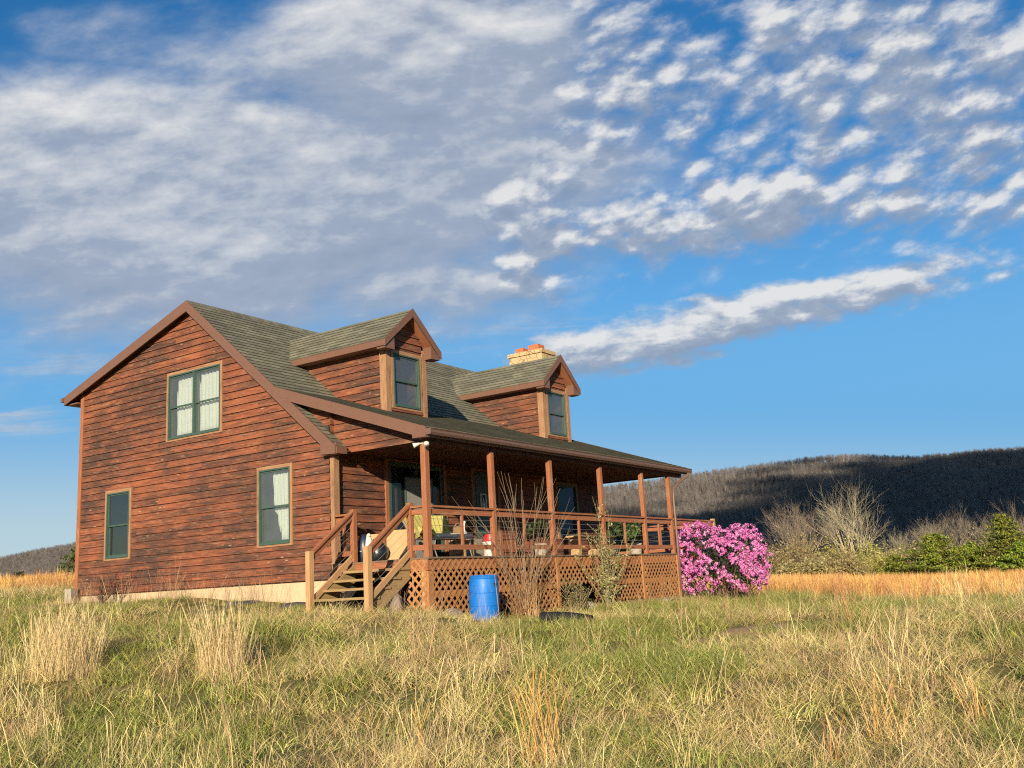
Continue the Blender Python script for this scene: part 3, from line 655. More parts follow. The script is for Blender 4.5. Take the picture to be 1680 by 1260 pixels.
p = MB(); p.box(2.08, 2.92, -.064, -.060, .06, 1.69); sc_ = p.build('screen_mesh', M_SCREEN, door)
t = MB(); t.box(4.36, 4.455, -.045, .03, 0, 2.10); t.box(5.385, 5.48, -.045, .03, 0, 2.10); t.box(4.456, 5.384, -.045, .03, 2.002, 2.10); ed = t.build('entry_door', M_POST, house)
t = MB(); t.box(4.47, 5.37, -.02, .03, .01, 1.99); t.box(4.55, 4.6, -.03, -.021, .2, 1.8); t.box(5.24, 5.29, -.03, -.021, .2, 1.8); t.build('door_leaf', M_GREEN, ed)
t = MB(); t.box(4.68, 4.71, -.05, -.031, 1.0, 1.50); t.box(4.88, 4.91, -.05, -.031, 1.0, 1.50); t.box(4.711, 4.879, -.049, -.031, 1.47, 1.50); t.box(4.711, 4.879, -.049, -.031, 1.0, 1.03); t.lathe([(.0, 1.06), (.05, 1.09), (.03, 1.17), (.05, 1.26), (.02, 1.36), (0, 1.42)], (4.795, -.035, 0), 8, False); t.build('door_ornament', M_WHITE, ed)
t = MB(); t.tube([(5.31, -.03, .95), (5.31, -.08, .95), (5.22, -.08, .95)], .012, 6); t.build('handle', M_STEEL, ed)

# ---- dormers
def dormer(x0):
    x1 = x0 + WD; xm = (x0 + x1) / 2; mr = (ZDR - ZDE) / (WD / 2 + OE)
    wx0, wx1, wz0, wz1 = x0 + .203, x0 + 1.031, 3.142, 4.254
    zr_ = lambda x: ZDR - mr * abs(x - xm)
    base = lambda y: (zp(y) if y < YK else zf(y)) - .02
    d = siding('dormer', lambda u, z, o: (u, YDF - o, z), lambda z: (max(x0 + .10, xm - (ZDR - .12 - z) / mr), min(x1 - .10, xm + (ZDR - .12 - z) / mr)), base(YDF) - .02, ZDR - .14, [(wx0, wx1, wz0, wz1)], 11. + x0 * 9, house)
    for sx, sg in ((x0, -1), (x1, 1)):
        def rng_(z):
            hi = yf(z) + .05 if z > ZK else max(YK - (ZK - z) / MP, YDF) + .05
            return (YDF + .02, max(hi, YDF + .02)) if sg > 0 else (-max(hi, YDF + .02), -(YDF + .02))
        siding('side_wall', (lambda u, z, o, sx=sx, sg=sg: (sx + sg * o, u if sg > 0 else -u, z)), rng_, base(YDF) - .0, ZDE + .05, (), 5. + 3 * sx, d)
    # corner boards: side face and front face
    for sx, sg in ((x0, -1), (x1, 1)):
        c = MB(); c.box(min(sx + sg * .03, sx + sg * .006), max(sx + sg * .03, sx + sg * .006), YDF - .034, YDF + .135, base(YDF) - .03, ZDE + .02)
        a, b = (sx + sg * .006, sx - sg * .105); c.box(min(a, b), max(a, b), YDF - .034, YDF - .006, base(YDF) - .04, ZDE + .02); c.build('corner_board', M_TRIM, d)
    wdw = window(Mfront(wx0, YDF, wz0), wx1 - wx0, wz1 - wz0, d, 1, .075, name='window_trim')
    kids = [k for k in wdw.children]
    for k in kids: k.parent = d                              # keep three levels: thing > part > sub-part
    # roof: two slopes of shingles, decking, fascia, front rake boards, boxed returns
    yo = YDF - .231; L = (WD / 2 + OE) * math.hypot(1, mr); k_ = math.hypot(1, mr)
    for sg in (-1, 1):
        def ul(s): 
            z = ZDR - s * mr / k_; return (-yf(z) - .03, -yo) if sg < 0 else (yo, yf(z) + .03)
        shingles('dormer_roof', (lambda u, s, h, sg=sg: (xm + sg * (s / k_ + h * mr / k_), -u if sg < 0 else u, ZDR - s * mr / k_ + h / k_)), 0, L, d, 2. + x0, ul)
        xe = xm + sg * (WD / 2 + OE)
        m2 = MB(); A = [(xm, yo + .02, ZDR - .003), (xe - sg * .01, yo + .02, ZDE - .003), (xe - sg * .01, yo + .02, ZDE - .10), (xm, yo + .02, ZDR - .14)]
        m2.prism(A if sg > 0 else A[::-1], (0, yf(ZDE) - yo, 0)); m2.build('dormer_soffit', M_POST, d)
        m2 = MB(); m2.box(min(xe, xe - sg * .028), max(xe, xe - sg * .028), yo, yf(ZDE) - .02, ZDE - .135, ZDE - .004); m2.box(min(xe - sg * .03, xe - sg * OE), max(xe - sg * .03, xe - sg * OE), yo + .24, yf(ZDE - .1), ZDE - .135, ZDE - .11); m2.build('fascia', M_FASCIA, d)
        m2 = MB(); A = [(xm, yo - .001, ZDR + .015), (xe, yo - .001, ZDE + .008), (xe, yo - .001, ZDE - .145), (xm, yo - .001, ZDR - .165)]
        m2.prism(A if sg > 0 else A[::-1], (0, -.028, 0)); m2.build('rake_board', M_FASCIA, d)
        xi = xm + sg * (WD / 2 - .0); m2 = MB()
        A = [(xe - sg * .03, yo + .002, ZDE - .11), (xe - sg * .03, yo + .002, ZDE - .175), (xi - sg * .03, yo + .002, ZDE - .175), (xi - sg * .03, yo + .002, zr_(xi) - .17), ]
        m2.prism(A, (0, .225, 0)); m2.build('eave_return', M_FASCIA, d)
    return d
for x0 in XD: dormer(x0)

# ---- chimney
mb = MB(); mb.box(XW + .02, XW + .72, 1.58, 2.72, -1.4, 6.02); mb.box(XW - .02, XW + .76, 1.54, 2.76, 6.021, 6.13); ch = mb.build('chimney', M_STONE, house, bevel=.02)
for cx, cy, w, h in ((XW + .24, 2.40, .13, .16), (XW + .30, 1.92, .17, .19)):
    f = MB()
    for a in ((-w, -w + .035, -w, w), (w - .035, w, -w, w), (-w + .035, w - .035, -w, -w + .035), (-w + .035, w - .035, w - .035, w)): f.box(cx + a[0], cx + a[1], cy + a[2], cy + a[3], 6.131, 6.13 + h)
    f.build('flue', M_TERRA, ch)

# ---- porch: deck, posts, railings
PX = [-.0252, 1.9479, 4.0474, 6.2001, 8.2806, 9.8076]
mb = MB(); y = YD - .06; 
while y < -.14:
    mb.box(-.09, 9.92, y, min(y + .136, -.03), -.03, 0.); y += .141
y = -.02
mb.box(9.925, 12.6, YD - .06, 3.2, -.03, -.001)
mb.build('deck', M_DECK, house)
mb = MB(); mb.box(-.075, -.037, YD - .02, -.10, -.22, -.031); mb.box(-.036, 12.58, YD - .02, YD + .02, -.22, -.031); mb.box(-.036, 12.58, YD + .9, YD + .94, -.22, -.031); mb.build('rim_joist', M_POST, house)
for x in PX + [12.5]:
    mb = MB(); mb.box(x - .05, x + .05, YD + .03, YD + .13, H(x, YD) - .2, -.221); mb.build('deck_pier', M_NEWEL, house)
for i, x in enumerate(PX):
    mb = MB(); w = .054 if i == 0 else .047
    mb.box(x - w, x + w, YD - w, YD + w, .001, 1.955); mb.build('porch_post', M_POST, house, bevel=.008)
mb = MB(); mb.box(12.48, 12.58, YD - .05, YD + .05, .001, .93); mb.build('porch_post', M_NEWEL, house, bevel=.008)
def rail_bay(p, q, zt=.88, name='railing', bal=True, inset=.06, low=True):
    p, q = Vector((*p, 0)), Vector((*q, 0)); d = (q - p).normalized(); a, b = p + d * inset, q - d * inset
    mb = MB(); Z = lambda v, z: (v.x, v.y, z)
    mb.bar(Z(a, zt - .018), Z(b, zt - .018), .13, .034); r = mb.build(name, M_POST, house)
    mb = MB(); mb.bar(Z(a, zt - .105), Z(b, zt - .105), .038, .088); mb.build('rail', M_POST, r)
    mb = MB(); mb.bar(Z(a, .165), Z(b, .165), .038, .088); mb.build('rail', M_POST, r)
    if bal:
        c = (a + b) / 2; m2 = MB(); m2.box(c.x - .022, c.x + .022, c.y - .022, c.y + .022, .21, zt - .15); m2.build('baluster', M_POST, r)
    m2 = MB()
    for z in (.32, .43, .54, .65): m2.tube([Z(a, z), Z((a + b) / 2, z - .008), Z(b, z)], .003, 4, False)
    m2.build('cable', M_STEEL, r)
    return r
for a, b in zip(PX, PX[1:]): rail_bay((a, YD), (b, YD))
rail_bay((PX[-1], YD), (12.53, YD))
mb = MB(); mb.box(12.48, 12.58, .9, 1.0, .001, .93); mb.build('porch_post', M_NEWEL, house)
rail_bay((12.53, YD), (12.53, .95)); 
SY0, SY1 = -.60, -1.93                                   # stair opening on the left edge of the deck
for y in (SY0, SY1):
    mb = MB(); mb.box(-.095, -.005, y - .045, y + .045, .001, .945); mb.build('porch_post', M_POST, house, bevel=.006)
rail_bay((-.05, SY1), (-.03, YD), bal=False, inset=.05); rail_bay((-.05, SY0), (-.0, -.10), bal=True, inset=.05)
# ---- stairs
XN = -1.22; SZ = [-.15, -.30, -.45, -.60]
stairs = None
for y in (SY0 - .03, SY1 + .03):
    mb = MB(); z1 = H(XN, y) - .02
    mb.prism([(-.08, y - .02, -.04), (-.08, y - .02, -.34), (XN + .12, y - .02, z1 - .1), (XN - .02, y - .02, z1 - .05), (XN - .02, y - .02, z1 + .12)], (0, .04, 0))
    q = mb.build('stairs' if stairs is None else 'stringer', M_MOSSW, stairs if stairs is not None else house)
    if stairs is None: stairs = q
for k, z in enumerate(SZ):
    x = -.08 - .27 * k; t = MB(); t.box(x - .29, x - .01, SY1 - .02, SY0 + .02, z - .04, z); t.build('tread', M_MOSSW, stairs, bevel=.004)
for y in (SY0 - .08, SY1 - .06):
    t = MB(); t.box(XN - .05, XN + .05, y - .05, y + .05, H(XN, y) - .1, .20); t.build('newel_post', M_NEWEL, stairs, bevel=.008)
    yy = y + .08 if y > -1 else y + .06
    t = MB(); t.bar((-.09, yy, .90), (XN + .02, y, .155), .09, .035, (0, 0, 1)); t.bar((-.095, yy, .82), (XN + .05, y, .09), .038, .088, (0, 0, 1)); t.build('handrail', M_POST, stairs)
    t = MB(); t.bar((-.09, yy, .09), (XN + .05, y, -.62), .038, .095, (0, 0, 1)); t.build('lower_rail', M_NEWEL, stairs)
    t = MB()
    for k in range(1, 5): t.tube([(-.05, yy, .09 + k * .145), (XN, y, -.62 + k * .145)], .003, 4, False)
    t.build('cable', M_STEEL, stairs)
# ---- lattice skirts: two layers of crossing slats clipped to the panel
def lattice(poly, to3d, name='lattice_panel', pitch=.116, sw=.040, frame=True, hole=None):
    """poly: function (list of (u,v) corners, convex)"""
    mb = MB()
    def clip(p, d):
        t0, t1 = -1e9, 1e9; n = len(poly)
        for i in range(n):
            a, b = poly[i], poly[(i + 1) % n]; ex, ey = b[0] - a[0], b[1] - a[1]; nx, ny = ey, -ex      # outward for ccw
            den = nx * d[0] + ny * d[1]; num = nx * (a[0] - p[0]) + ny * (a[1] - p[1])
            if abs(den) < 1e-9:
                if num < 0: return None
                continue
            t = num / den
            if den > 0: t1 = min(t1, t)
            else: t0 = max(t0, t)
        return (t0, t1) if t1 - t0 > .03 else None
    us = [p[0] for p in poly]; vs = [p[1] for p in poly]; cu, cv = min(us), min(vs); ext = (max(us) - cu) + (max(vs) - cv)
    s2 = math.sqrt(.5)
    for lay, dr in ((0, (s2, s2)), (1, (s2, -s2))):
        nr = (-dr[1], dr[0]); k = -ext
        while k < ext:
            p = (cu + nr[0] * k, cv + nr[1] * k) if lay == 0 else (cu + nr[0] * k, cv + nr[1] * k)
            k += pitch
            c = clip(p, dr)
            if c is None: continue
            a = (p[0] + dr[0] * c[0], p[1] + dr[1] * c[0]); b = (p[0] + dr[0] * c[1], p[1] + dr[1] * c[1])
            o0, o1 = (.002, .009) if lay else (.0095, .0165)
            A = [to3d(a[0] - nr[0] * sw / 2, a[1] - nr[1] * sw / 2, o1), to3d(b[0] - nr[0] * sw / 2, b[1] - nr[1] * sw / 2, o1), to3d(b[0] + nr[0] * sw / 2, b[1] + nr[1] * sw / 2, o1), to3d(a[0] + nr[0] * sw / 2, a[1] + nr[1] * sw / 2, o1)]
            B = [to3d(a[0] - nr[0] * sw / 2, a[1] - nr[1] * sw / 2, o0), to3d(b[0] - nr[0] * sw / 2, b[1] - nr[1] * sw / 2, o0), to3d(b[0] + nr[0] * sw / 2, b[1] + nr[1] * sw / 2, o0), to3d(a[0] + nr[0] * sw / 2, a[1] + nr[1] * sw / 2, o0)]
            L_ = math.hypot(b[0] - a[0], b[1] - a[1]); r = random.random() * 40
            mb.quad(A, [(r, 0), (r + L_, 0), (r + L_, sw), (r, sw)])
            for i, j in ((0, 1), (2, 3)): mb.quad([B[i], B[j], A[j], A[i]], [(r, 0), (r + L_, 0), (r + L_, .007), (r, .007)])
    return mb.build(name, M_LATT, house)
F3 = lambda u, v, o: (u, YD - .021 - o, v)
seams = [-.04, 1.95, 4.05, 5.55, 7.9, 9.85]
for i, (a, b) in enumerate(zip(seams, seams[1:])):
    zb_ = (H((a + b) / 2, YD - .1) - .06) if i < 2 else H((a + b) / 2, YD - .1) + (.16 if i > 2 else .16)
    if i == 2: lattice([(a + .01, -.62), (b - .01, -.60), (b - .01, -.035), (a + .01, -.035)], F3)
    else: lattice([(a + .01, zb_), (b - .01, zb_ + (.02 if i > 2 else 0)), (b - .01, -.035), (a + .01, -.035)], F3)
lattice([(-2.27, H(-.1, -2.2) - .1), (-1.78, H(-.1, -1.8) - .1), (-1.97, -.04), (-2.27, -.04)][::1], lambda u, v, o: (-.078 - o, u, v))
mb = MB(); mb.box(-.08, .06, YD - .034, YD + .02, H(0, YD) - .1, -.23); mb.build('deck_pier', M_LATT, house)
mb = MB(); mb.box(0, 4.0, YD - .02, YD + .018, -.66, -.57); mb.box(5.5, 9.85, YD - .02, YD + .018, -.66, -.57); mb.build('skirt_rail', M_LATT, house)
for x in (4.05, 7.9, 9.87):
    mb = MB(); mb.box(x - .045, x + .045, YD - .075, YD - .041, H(x, YD) + .02, -.04); mb.build('skirt_stile', M_LATT, house)
lattice([(-2.25, -1.25), (-.05, -1.25), (-.05, -.04), (-2.25, -.04)], lambda u, v, o: (9.88 + o, u, v))
mb = MB(); mb.box(4.0, 5.6, YD - .12, YD - .03, H(4.8, YD) + .08, H(4.8, YD) + .16); mb.box(5.62, 9.9, YD - .07, YD - .03, H(8, YD) + .10, H(8, YD) + .175); mb.build('skirt_sill', M_MOSSW, house)
# ---- twin floodlight on the porch corner
mb = MB(); mb.lathe([(.05, 0), (.05, .03), (.02, .045)], (-.03, YD - .05, 1.93), 12); fl = mb.build('floodlight', M_WHITE, house, smooth=True)
for dy, dx in ((.14, -.16), (-.10, -.14)):
    mb = MB(); a = Vector((-.03, YD - .05, 1.95)); b = a + Vector((dx * .5, dy * .6, -.01)); c = a + Vector((dx * 1., dy * 1.15, -.045))
    mb.tube([a, b], .012, 6); mb.tube([b, b + (c - b) * .35, c], [.022, .027, .048], 14); mb.build('lamp_head', M_WHITE, fl, smooth=True)
# ------------------------------------------------------------------ curtains hanging inside the windows
def curtain(pts, label, group='cream curtains in the house windows'):
    """pts: list of (y, ztop, zbot) along the gable, folded cloth 9 cm behind the glass"""
    ys = np.linspace(pts[0][0], pts[-1][0], 40); V = []; F = []
    zt = np.interp(-ys, [-p[0] for p in pts], [p[1] for p in pts]); zb2 = np.interp(-ys, [-p[0] for p in pts], [p[2] for p in pts])
    x = .12 + .018 * np.sin(np.arange(40) * 1.15) + .008 * np.sin(np.arange(40) * 2.7)
    mb = MB(); n = 8
    for i in range(40):
        for k in range(n): 
            t = k / (n - 1); mb.v.append((x[i] * (1 + .1 * t), ys[i] + .01 * math.sin(k + i * .4), zt[i] + (zb2[i] - zt[i]) * t))
    for i in range(39):
        for k in range(n - 1): a = i * n + k; mb.f.append((a, a + 1, a + n + 1, a + n)); mb.uv += [(0, 0)] * 4
    o = mb.build('curtain', M_CURTAIN, smooth=True); sd = o.modifiers.new('s', 'SOLIDIFY'); sd.thickness = .004
    return tag(o, label, 'curtain', group)
curtain([(4.66, 3.95, 2.90), (4.55, 4.27, 2.90), (3.93, 4.27, 2.90)], 'cream curtain hanging behind the left half of the upper gable window')
curtain([(3.905, 4.0, 2.9), (3.86, 4.27, 2.9), (3.08, 4.27, 2.9)], 'pale curtain filling the right half of the upper gable window')
curtain([(1.66, 1.90, 1.25), (1.55, 1.90, 1.0), (1.44, 1.90, .47), (1.06, 1.90, .47)], 'cream curtain drawn to the right side of the lower gable window by the stairs')
# ------------------------------------------------------------------ clutter on and around the porch
def folded_sheet(name, c, w, h, lean, yaw, label, cat, mat, fold=.0, th=.012, group=None):
    """a stiff sheet standing on its lower edge, leaning back, with a vertical fold"""
    t = thing(name, label, cat, c, yaw, group)
    mb = MB(); dy = math.tan(lean)
    def P(u, v, o): return (u * w, v * h * dy + abs(u) * fold + o, v * h)
    for a, b in ((-.5, 0), (0, .5)):
        f = [P(a, 0, 0), P(b, 0, 0), P(b, 1, 0), P(a, 1, 0)]; k = [P(a, 0, th), P(b, 0, th), P(b, 1, th), P(a, 1, th)]
        mb.quad(f); mb.quad(k[::-1])
        for i in range(4): mb.quad([f[i], k[i], k[(i + 1) % 4], f[(i + 1) % 4]])
    mb.build('panel', mat, t)
    m2 = MB(); m2.quad([P(-.48, .50, -.003), P(.48, .50, -.003), P(.48, .53, -.003), P(-.48, .53, -.003)]); m2.build('crease', M_BOX, t)
    return t
folded_sheet('cardboard_sheet', (.28, -.72, .005), .42, .50, R(18), R(-62), 'flat tan cardboard sheet leaning at the top of the stairs beside a black bag', 'cardboard', M_CARD, .03)
folded_sheet('cardboard_carton', (.42, -1.28, .005), .52, .55, R(24), R(-55), 'creased tan cardboard carton flattened behind the right stair handrail', 'cardboard', M_CARD, .14)
def lumpy(name, c, r, label, cat, mat, seed, sub=3, tie=True, amp=.16):
    import bmesh
    bm = bmesh.new(); bmesh.ops.create_icosphere(bm, subdivisions=sub, radius=1.)
    for v in bm.verts:
        p = v.co.copy(); n = fbm(np.array(p.x * 2 + p.z * 1.3 + 9), np.array(p.y * 2 - p.z + 4), seed) - .5
        m = fbm(np.array(p.x * 6 + p.z * 3), np.array(p.y * 6 + p.z * 4), seed + 5) - .5
        k = 1 + amp * 2.2 * float(n) + amp * .9 * float(m); z = p.z * k
        if z < -.55: z = -.55 - (z + .55) * -.15
        v.co = Vector((p.x * k * r[0], p.y * k * r[1], (z + .57) * r[2]))
    me = bpy.data.meshes.new(name); bm.to_mesh(me); bm.free(); me.materials.append(mat)
    me.polygons.foreach_set('use_smooth', [True] * len(me.polygons))
    o = bpy.data.objects.new(name, me); COL.objects.link(o); o.location = c
    if label: tag(o, label, cat)
    return o
b1 = lumpy('trash_bag', (.18, -.98, .002), (.19, .17, .22), 'shiny black plastic trash bag slumped in front of the cardboard on the porch', 'trash bag', M_BAG, 3)
mb = MB(); mb.lathe([(.03, .30), (.018, .335), (.05, .37), (.03, .40)], (0, 0, 0), 10); mb.build('knot', M_BAG, b1, smooth=True)
b2 = lumpy('tarp_bundle', (.30, -.52, .002), (.15, .14, .32), 'dark blue tarp bundled against the left post at the top of the stairs', 'tarp', M_TARP, 8)
mb = MB(); mb.tube([(-.155, -.02, .2), (-.02, -.155, .2), (.14, -.05, .21)], .008, 5); mb.build('strap', M_WHITE, b2)
t = thing('paper_sack', 'tall pale sack standing upright behind the near newel post', 'sack', (.10, -.83, .002))
mb = MB()
for z, w, d in ((0, .075, .055), (.2, .08, .06), (.36, .07, .045), (.46, .05, .02), (.5, .03, .012)): 
    for a in range(10): q = 2 * math.pi * a / 10; mb.v.append((w * math.cos(q) + .006 * math.sin(7 * z * 10 + a), d * math.sin(q), z))
for i in range(4):
    for a in range(10): b = (a + 1) % 10; mb.f.append((i * 10 + a, i * 10 + b, i * 10 + 10 + b, i * 10 + 10 + a)); mb.uv += [(0, 0)] * 4
mb.f.append(tuple(range(40, 50))); mb.uv += [(0, 0)] * 10
mb.build('body', M_CREAMC, t, smooth=True); mb = MB(); mb.tube([(-.05, 0, .44), (0, -.03, .45), (.05, 0, .44)], .008, 5); mb.build('tie', M_BOX, t)
# reclining lounge chair with a striped yellow back cushion
t = thing('lounge_chair', 'reclined patio lounge chair with a cream seat, just behind the first porch post', 'lounge chair', (1.25, -1.15, 0), R(-4))
mb = MB()
for y in (-.27, .27): mb.tube([(-.05, y, .40), (1.15, y, .40)], .014, 6); mb.tube([(-.05, y, .40), (-.32, y, .84)], .014, 6)
mb.tube([(-.32, -.27, .84), (-.32, .27, .84)], .014, 6); mb.tube([(1.15, -.27, .40), (1.15, .27, .40)], .014, 6); mb.build('frame', M_STEEL, t)
for x in (.05, 1.05):
    for y in (-.26, .26): mb = MB(); mb.tube([(x, y, .40), (x - .04, y, .2), (x + .03, y * 1.05, .0)], .012, 6); mb.build('leg', M_STEEL, t)
mb = MB()
A = Vector((.02, 0, .43)); B = Vector((-.30, 0, .84)); 
M = Matrix.Translation(A) @ Matrix.Rotation(math.atan2(B.x - A.x, B.z - A.z), 4, 'Y')
mb.box(-.035, .035, -.29, .29, 0, .50, uo=0, M=M); mb.build('back_cushion', M_YELLOW, t, bevel=.025)
mb = MB(); mb.box(.03, 1.12, -.27, .27, .415, .475); mb.build('seat_cushion', M_CREAMC, t, bevel=.02)
# a second yellow cushion turned to the camera (the lounge back seen broadside)
t = thing('chair_cushion', 'striped yellow cushion propped upright on the lounge chair seat', 'cushion', (1.42, -1.30, .478), R(-14))
mb = MB(); M = Matrix.Rotation(R(-20), 4, 'X'); mb.box(-.36, .36, -.03, .03, 0, .36, uo=0, M=M); mb.build('cover', M_YELLOW, t, bevel=.02)
mb = MB(); mb.box(-.362, .362, -.008, .008, .355, .368, uo=0, M=M); mb.build('piping', M_CREAMC, t)
t = thing('canvas_bag', 'slouched beige canvas bag on the foot of the lounge chair', 'bag', (2.12, -1.22, .477), R(8))
mb = MB(); mb.prism([(-.17, -.07, 0), (.16, -.07, 0), (.15, -.05, .17), (-.16, -.05, .13)], (0, .13, 0)); mb.build('body', M_CARD, t, bevel=.02)
mb = MB(); mb.tube([(-.1, -.06, .14), (-.05, -.08, .2), (.05, -.08, .21), (.1, -.06, .16)], .009, 5); mb.build('handle', M_BOX, t)
t = thing('goose_ornament', 'white long-necked goose ornament beside the beige canvas bag', 'ornament', (2.42, -1.22, .36))
mb = MB(); mb.tube([(-.10, 0, .11), (-.06, 0, .12), (.02, 0, .13), (.08, 0, .10)], [.02, .06, .07, .02], 12); mb.build('body', M_WHITE, t, smooth=True)
mb = MB(); mb.tube([(.0, 0, .15), (.015, 0, .24), (.03, 0, .33), (.045, 0, .37), (.075, 0, .38), (.11, 0, .37)], [.04, .022, .018, .026, .022, .006], 10); mb.build('neck', M_WHITE, t, smooth=True)
t = thing('side_table', 'small brown table holding the goose ornament by the lounge chair', 'table', (2.42, -1.20, 0))
mb = MB(); mb.box(-.16, .16, -.16, .16, .335, .36); mb.build('table_top', M_MOSSW, t, bevel=.004)
for x in (-.13, .13):
    for y in (-.13, .13): mb = MB(); mb.box(x - .018, x + .018, y - .018, y + .018, .001, .334); mb.build('leg', M_MOSSW, t)
t = thing('bucket', 'white plastic bucket standing on the deck behind the porch rail', 'bucket', (2.52, -1.78, .001))
mb = MB(); mb.lathe([(.125, 0), (.13, .01), (.15, .27), (.158, .27), (.158, .30), (.15, .30), (.15, .275), (.138, .27), (.12, .02)], n=28); mb.build('body', M_WHITE, t, smooth=False)
mb = MB(); mb.tube([(math.cos(a) * .158, .0 + math.sin(a) * .03 - .155, .26 - abs(math.sin(a)) * .14) for a in np.linspace(0, math.pi, 9)], .004, 5); mb.build('handle', M_STEEL, t)
t = thing('red_tub', 'red plastic tub resting upside down on the white bucket', 'tub', (2.52, -1.78, .303))
mb = MB(); mb.lathe([(.10, 0), (.15, 0), (.165, .012), (.165, .03), (.145, .035), (.13, .13), (.12, .14), (.0, .14)], n=28); mb.build('body', M_RED, t)
mb = MB(); mb.tube([(-.05, 0, .14), (-.03, 0, .165), (.03, 0, .165), (.05, 0, .14)], .009, 6); mb.build('handle', M_RED, t)
t = thing('wooden_crate', 'greyish wooden crate against the wall behind the red tub', 'crate', (3.45, -.55, .001), R(2))
mb = MB()
for k in range(4): mb.box(-.42, .42, -.19, -.172, .02 + k * .105, .115 + k * .105); mb.box(-.42, .42, .172, .19, .02 + k * .105, .115 + k * .105); mb.box(-.42, -.402, -.171, .171, .02 + k * .105, .115 + k * .105); mb.box(.402, .42, -.171, .171, .02 + k * .105, .115 + k * .105)
mb.build('slats', M_BOX, t)
for x in (-.4, .385): mb = MB(); mb.box(x, x + .03, -.205, -.191, 0, .44); mb.build('corner_strip', M_POST, t)
t = thing('patio_bench', 'pale wooden bench with three flared legs at the far end of the porch', 'bench', (7.3, -1.35, .001))
mb = MB(); mb.box(-1.0, 1.05, -.12, .12, .44, .475); mb.build('bench_top', M_PLANK, t, bevel=.005)
for x in (-.75, .05, .80): mb = MB(); mb.prism([(x - .11, -.1, .439), (x - .06, -.1, .2), (x - .10, -.1, 0), (x + .10, -.1, 0), (x + .06, -.1, .2), (x + .11, -.1, .439)], (0, .2, 0)); mb.build('leg', M_PLANK, t)
mb = MB(); mb.box(-.7, .75, -.02, .02, .2, .26); mb.build('stretcher', M_PLANK, t)
def leaf_ball(name, c, R3, n, size, cols, seed, parent, mat=None, dense=.55, flat_=.0):
    r = np.random.default_rng(seed)
    d = r.normal(size=(n, 3)); d /= np.linalg.norm(d, axis=1)[:, None]; d[:, 2] = np.abs(d[:, 2]) * 1.0 - .25 * r.random(n)
    rad = dense + (1 - dense) * r.random(n) ** .5
    k = .75 + .5 * fbm(d[:, 0] * 2.2 + 7, d[:, 1] * 2.2 + d[:, 2] * 1.7 + 3, seed)
    p = d * (rad * k)[:, None] * np.array(R3) + np.array(c)
    return leaves(name, p, d, n, size, cols, r, parent, mat or M_LEAF)
def leaves(name, p, d, n, size, cols, r, parent, mat, asp=.45, rnd=.9):
    nrm = d + r.normal(size=(n, 3)) * rnd; nrm /= np.linalg.norm(nrm, axis=1)[:, None]
    t = np.cross(nrm, r.normal(size=(n, 3))); t /= np.linalg.norm(t, axis=1)[:, None] + 1e-9; b = np.cross(nrm, t)
    s = size * (.6 + .8 * r.random(n))[:, None]
    V = np.stack([p - t * s, p + b * s * asp, p + t * s, p - b * s * asp], 1).reshape(-1, 3)
    F = np.arange(4 * n).reshape(n, 4); cc = np.array(cols)[r.integers(0, len(cols), n)] * (.75 + .5 * r.random((n, 1)))
    me = np_mesh(name, V, F, mat, np.repeat(cc, 4, 0))
    return link(name, me, parent)
def pot_plant(x, y, s, label, seed, cols):
    t = thing('potted_plant', label, 'plant', (x, y, .001), 0, 'potted plants on the porch')
    mb = MB(); mb.lathe([(.09 * s, 0), (.12 * s, .02), (.15 * s, .24 * s), (.16 * s, .24 * s), (.16 * s, .27 * s), (.14 * s, .27 * s), (.12 * s, .22 * s)], n=18); mb.build('pot', M_CONC if seed % 2 else M_TARP, t)
    leaf_ball('foliage', (0, 0, .40 * s), (.30 * s, .30 * s, .38 * s), 420, .05 * s, cols, seed, t)
DG = [(.03, .055, .018), (.045, .075, .022), (.06, .085, .03)]
pot_plant(4.75, -1.5, 1.05, 'dark leafy potted plant in the shade between the third and fourth porch posts', 11, DG)
pot_plant(8.55, -1.2, 1.25, 'bushy dark green potted plant to the right of the wooden bench', 12, DG)
pot_plant(9.55, -1.35, 1.15, 'brighter green potted plant by the last porch post', 13, [(.08, .14, .03), (.11, .17, .04), (.06, .10, .025)])
# barrel
bx, by = .66, -2.90; bz = H(bx, by) - .02
t = thing('plastic_barrel', 'blue plastic barrel standing in the grass against the lattice skirt', 'barrel', (bx, by, bz), R(15)); t.rotation_euler = (R(2), R(-2.5), R(15)); t.scale = (.90, .90, .90)
prof = [(.235, 0), (.262, .02), (.268, .06), (.262, .08), (.278, .16), (.288, .30), (.288, .31), (.280, .315), (.280, .325), (.289, .33), (.291, .44), (.289, .55), (.280, .555), (.280, .565), (.288, .57), (.284, .70), (.268, .80), (.262, .82), (.270, .83), (.270, .865), (.255, .875), (.245, .860), (.0, .858)]
mb = MB(); mb.lathe(prof, n=48, close=False); mb.build('body', M_BLUE, t, smooth=True).modifiers.new('e', 'EDGE_SPLIT').split_angle = R(40)
for px_, py_ in ((.12, .05), (-.13, -.04)): mb = MB(); mb.lathe([(.032, .858), (.032, .876), (.024, .876), (.02, .868), (0, .868)], (px_, py_, 0), 14); mb.build('bung', M_BLUE, t)
mb = MB()
for a0 in (-1.9,): 
    P = [(math.cos(a) * .283, math.sin(a) * .283, z) for a, z in ((a0 - .22, .74), (a0 + .22, .74), (a0 + .06, .665), (a0 - .06, .665))]; n0 = Vector((math.cos(a0), math.sin(a0), 0))
    mb.quad([tuple(Vector(p) + n0 * .012) for p in P[::-1]])
mb.build('label_patch', M_TARP, t)
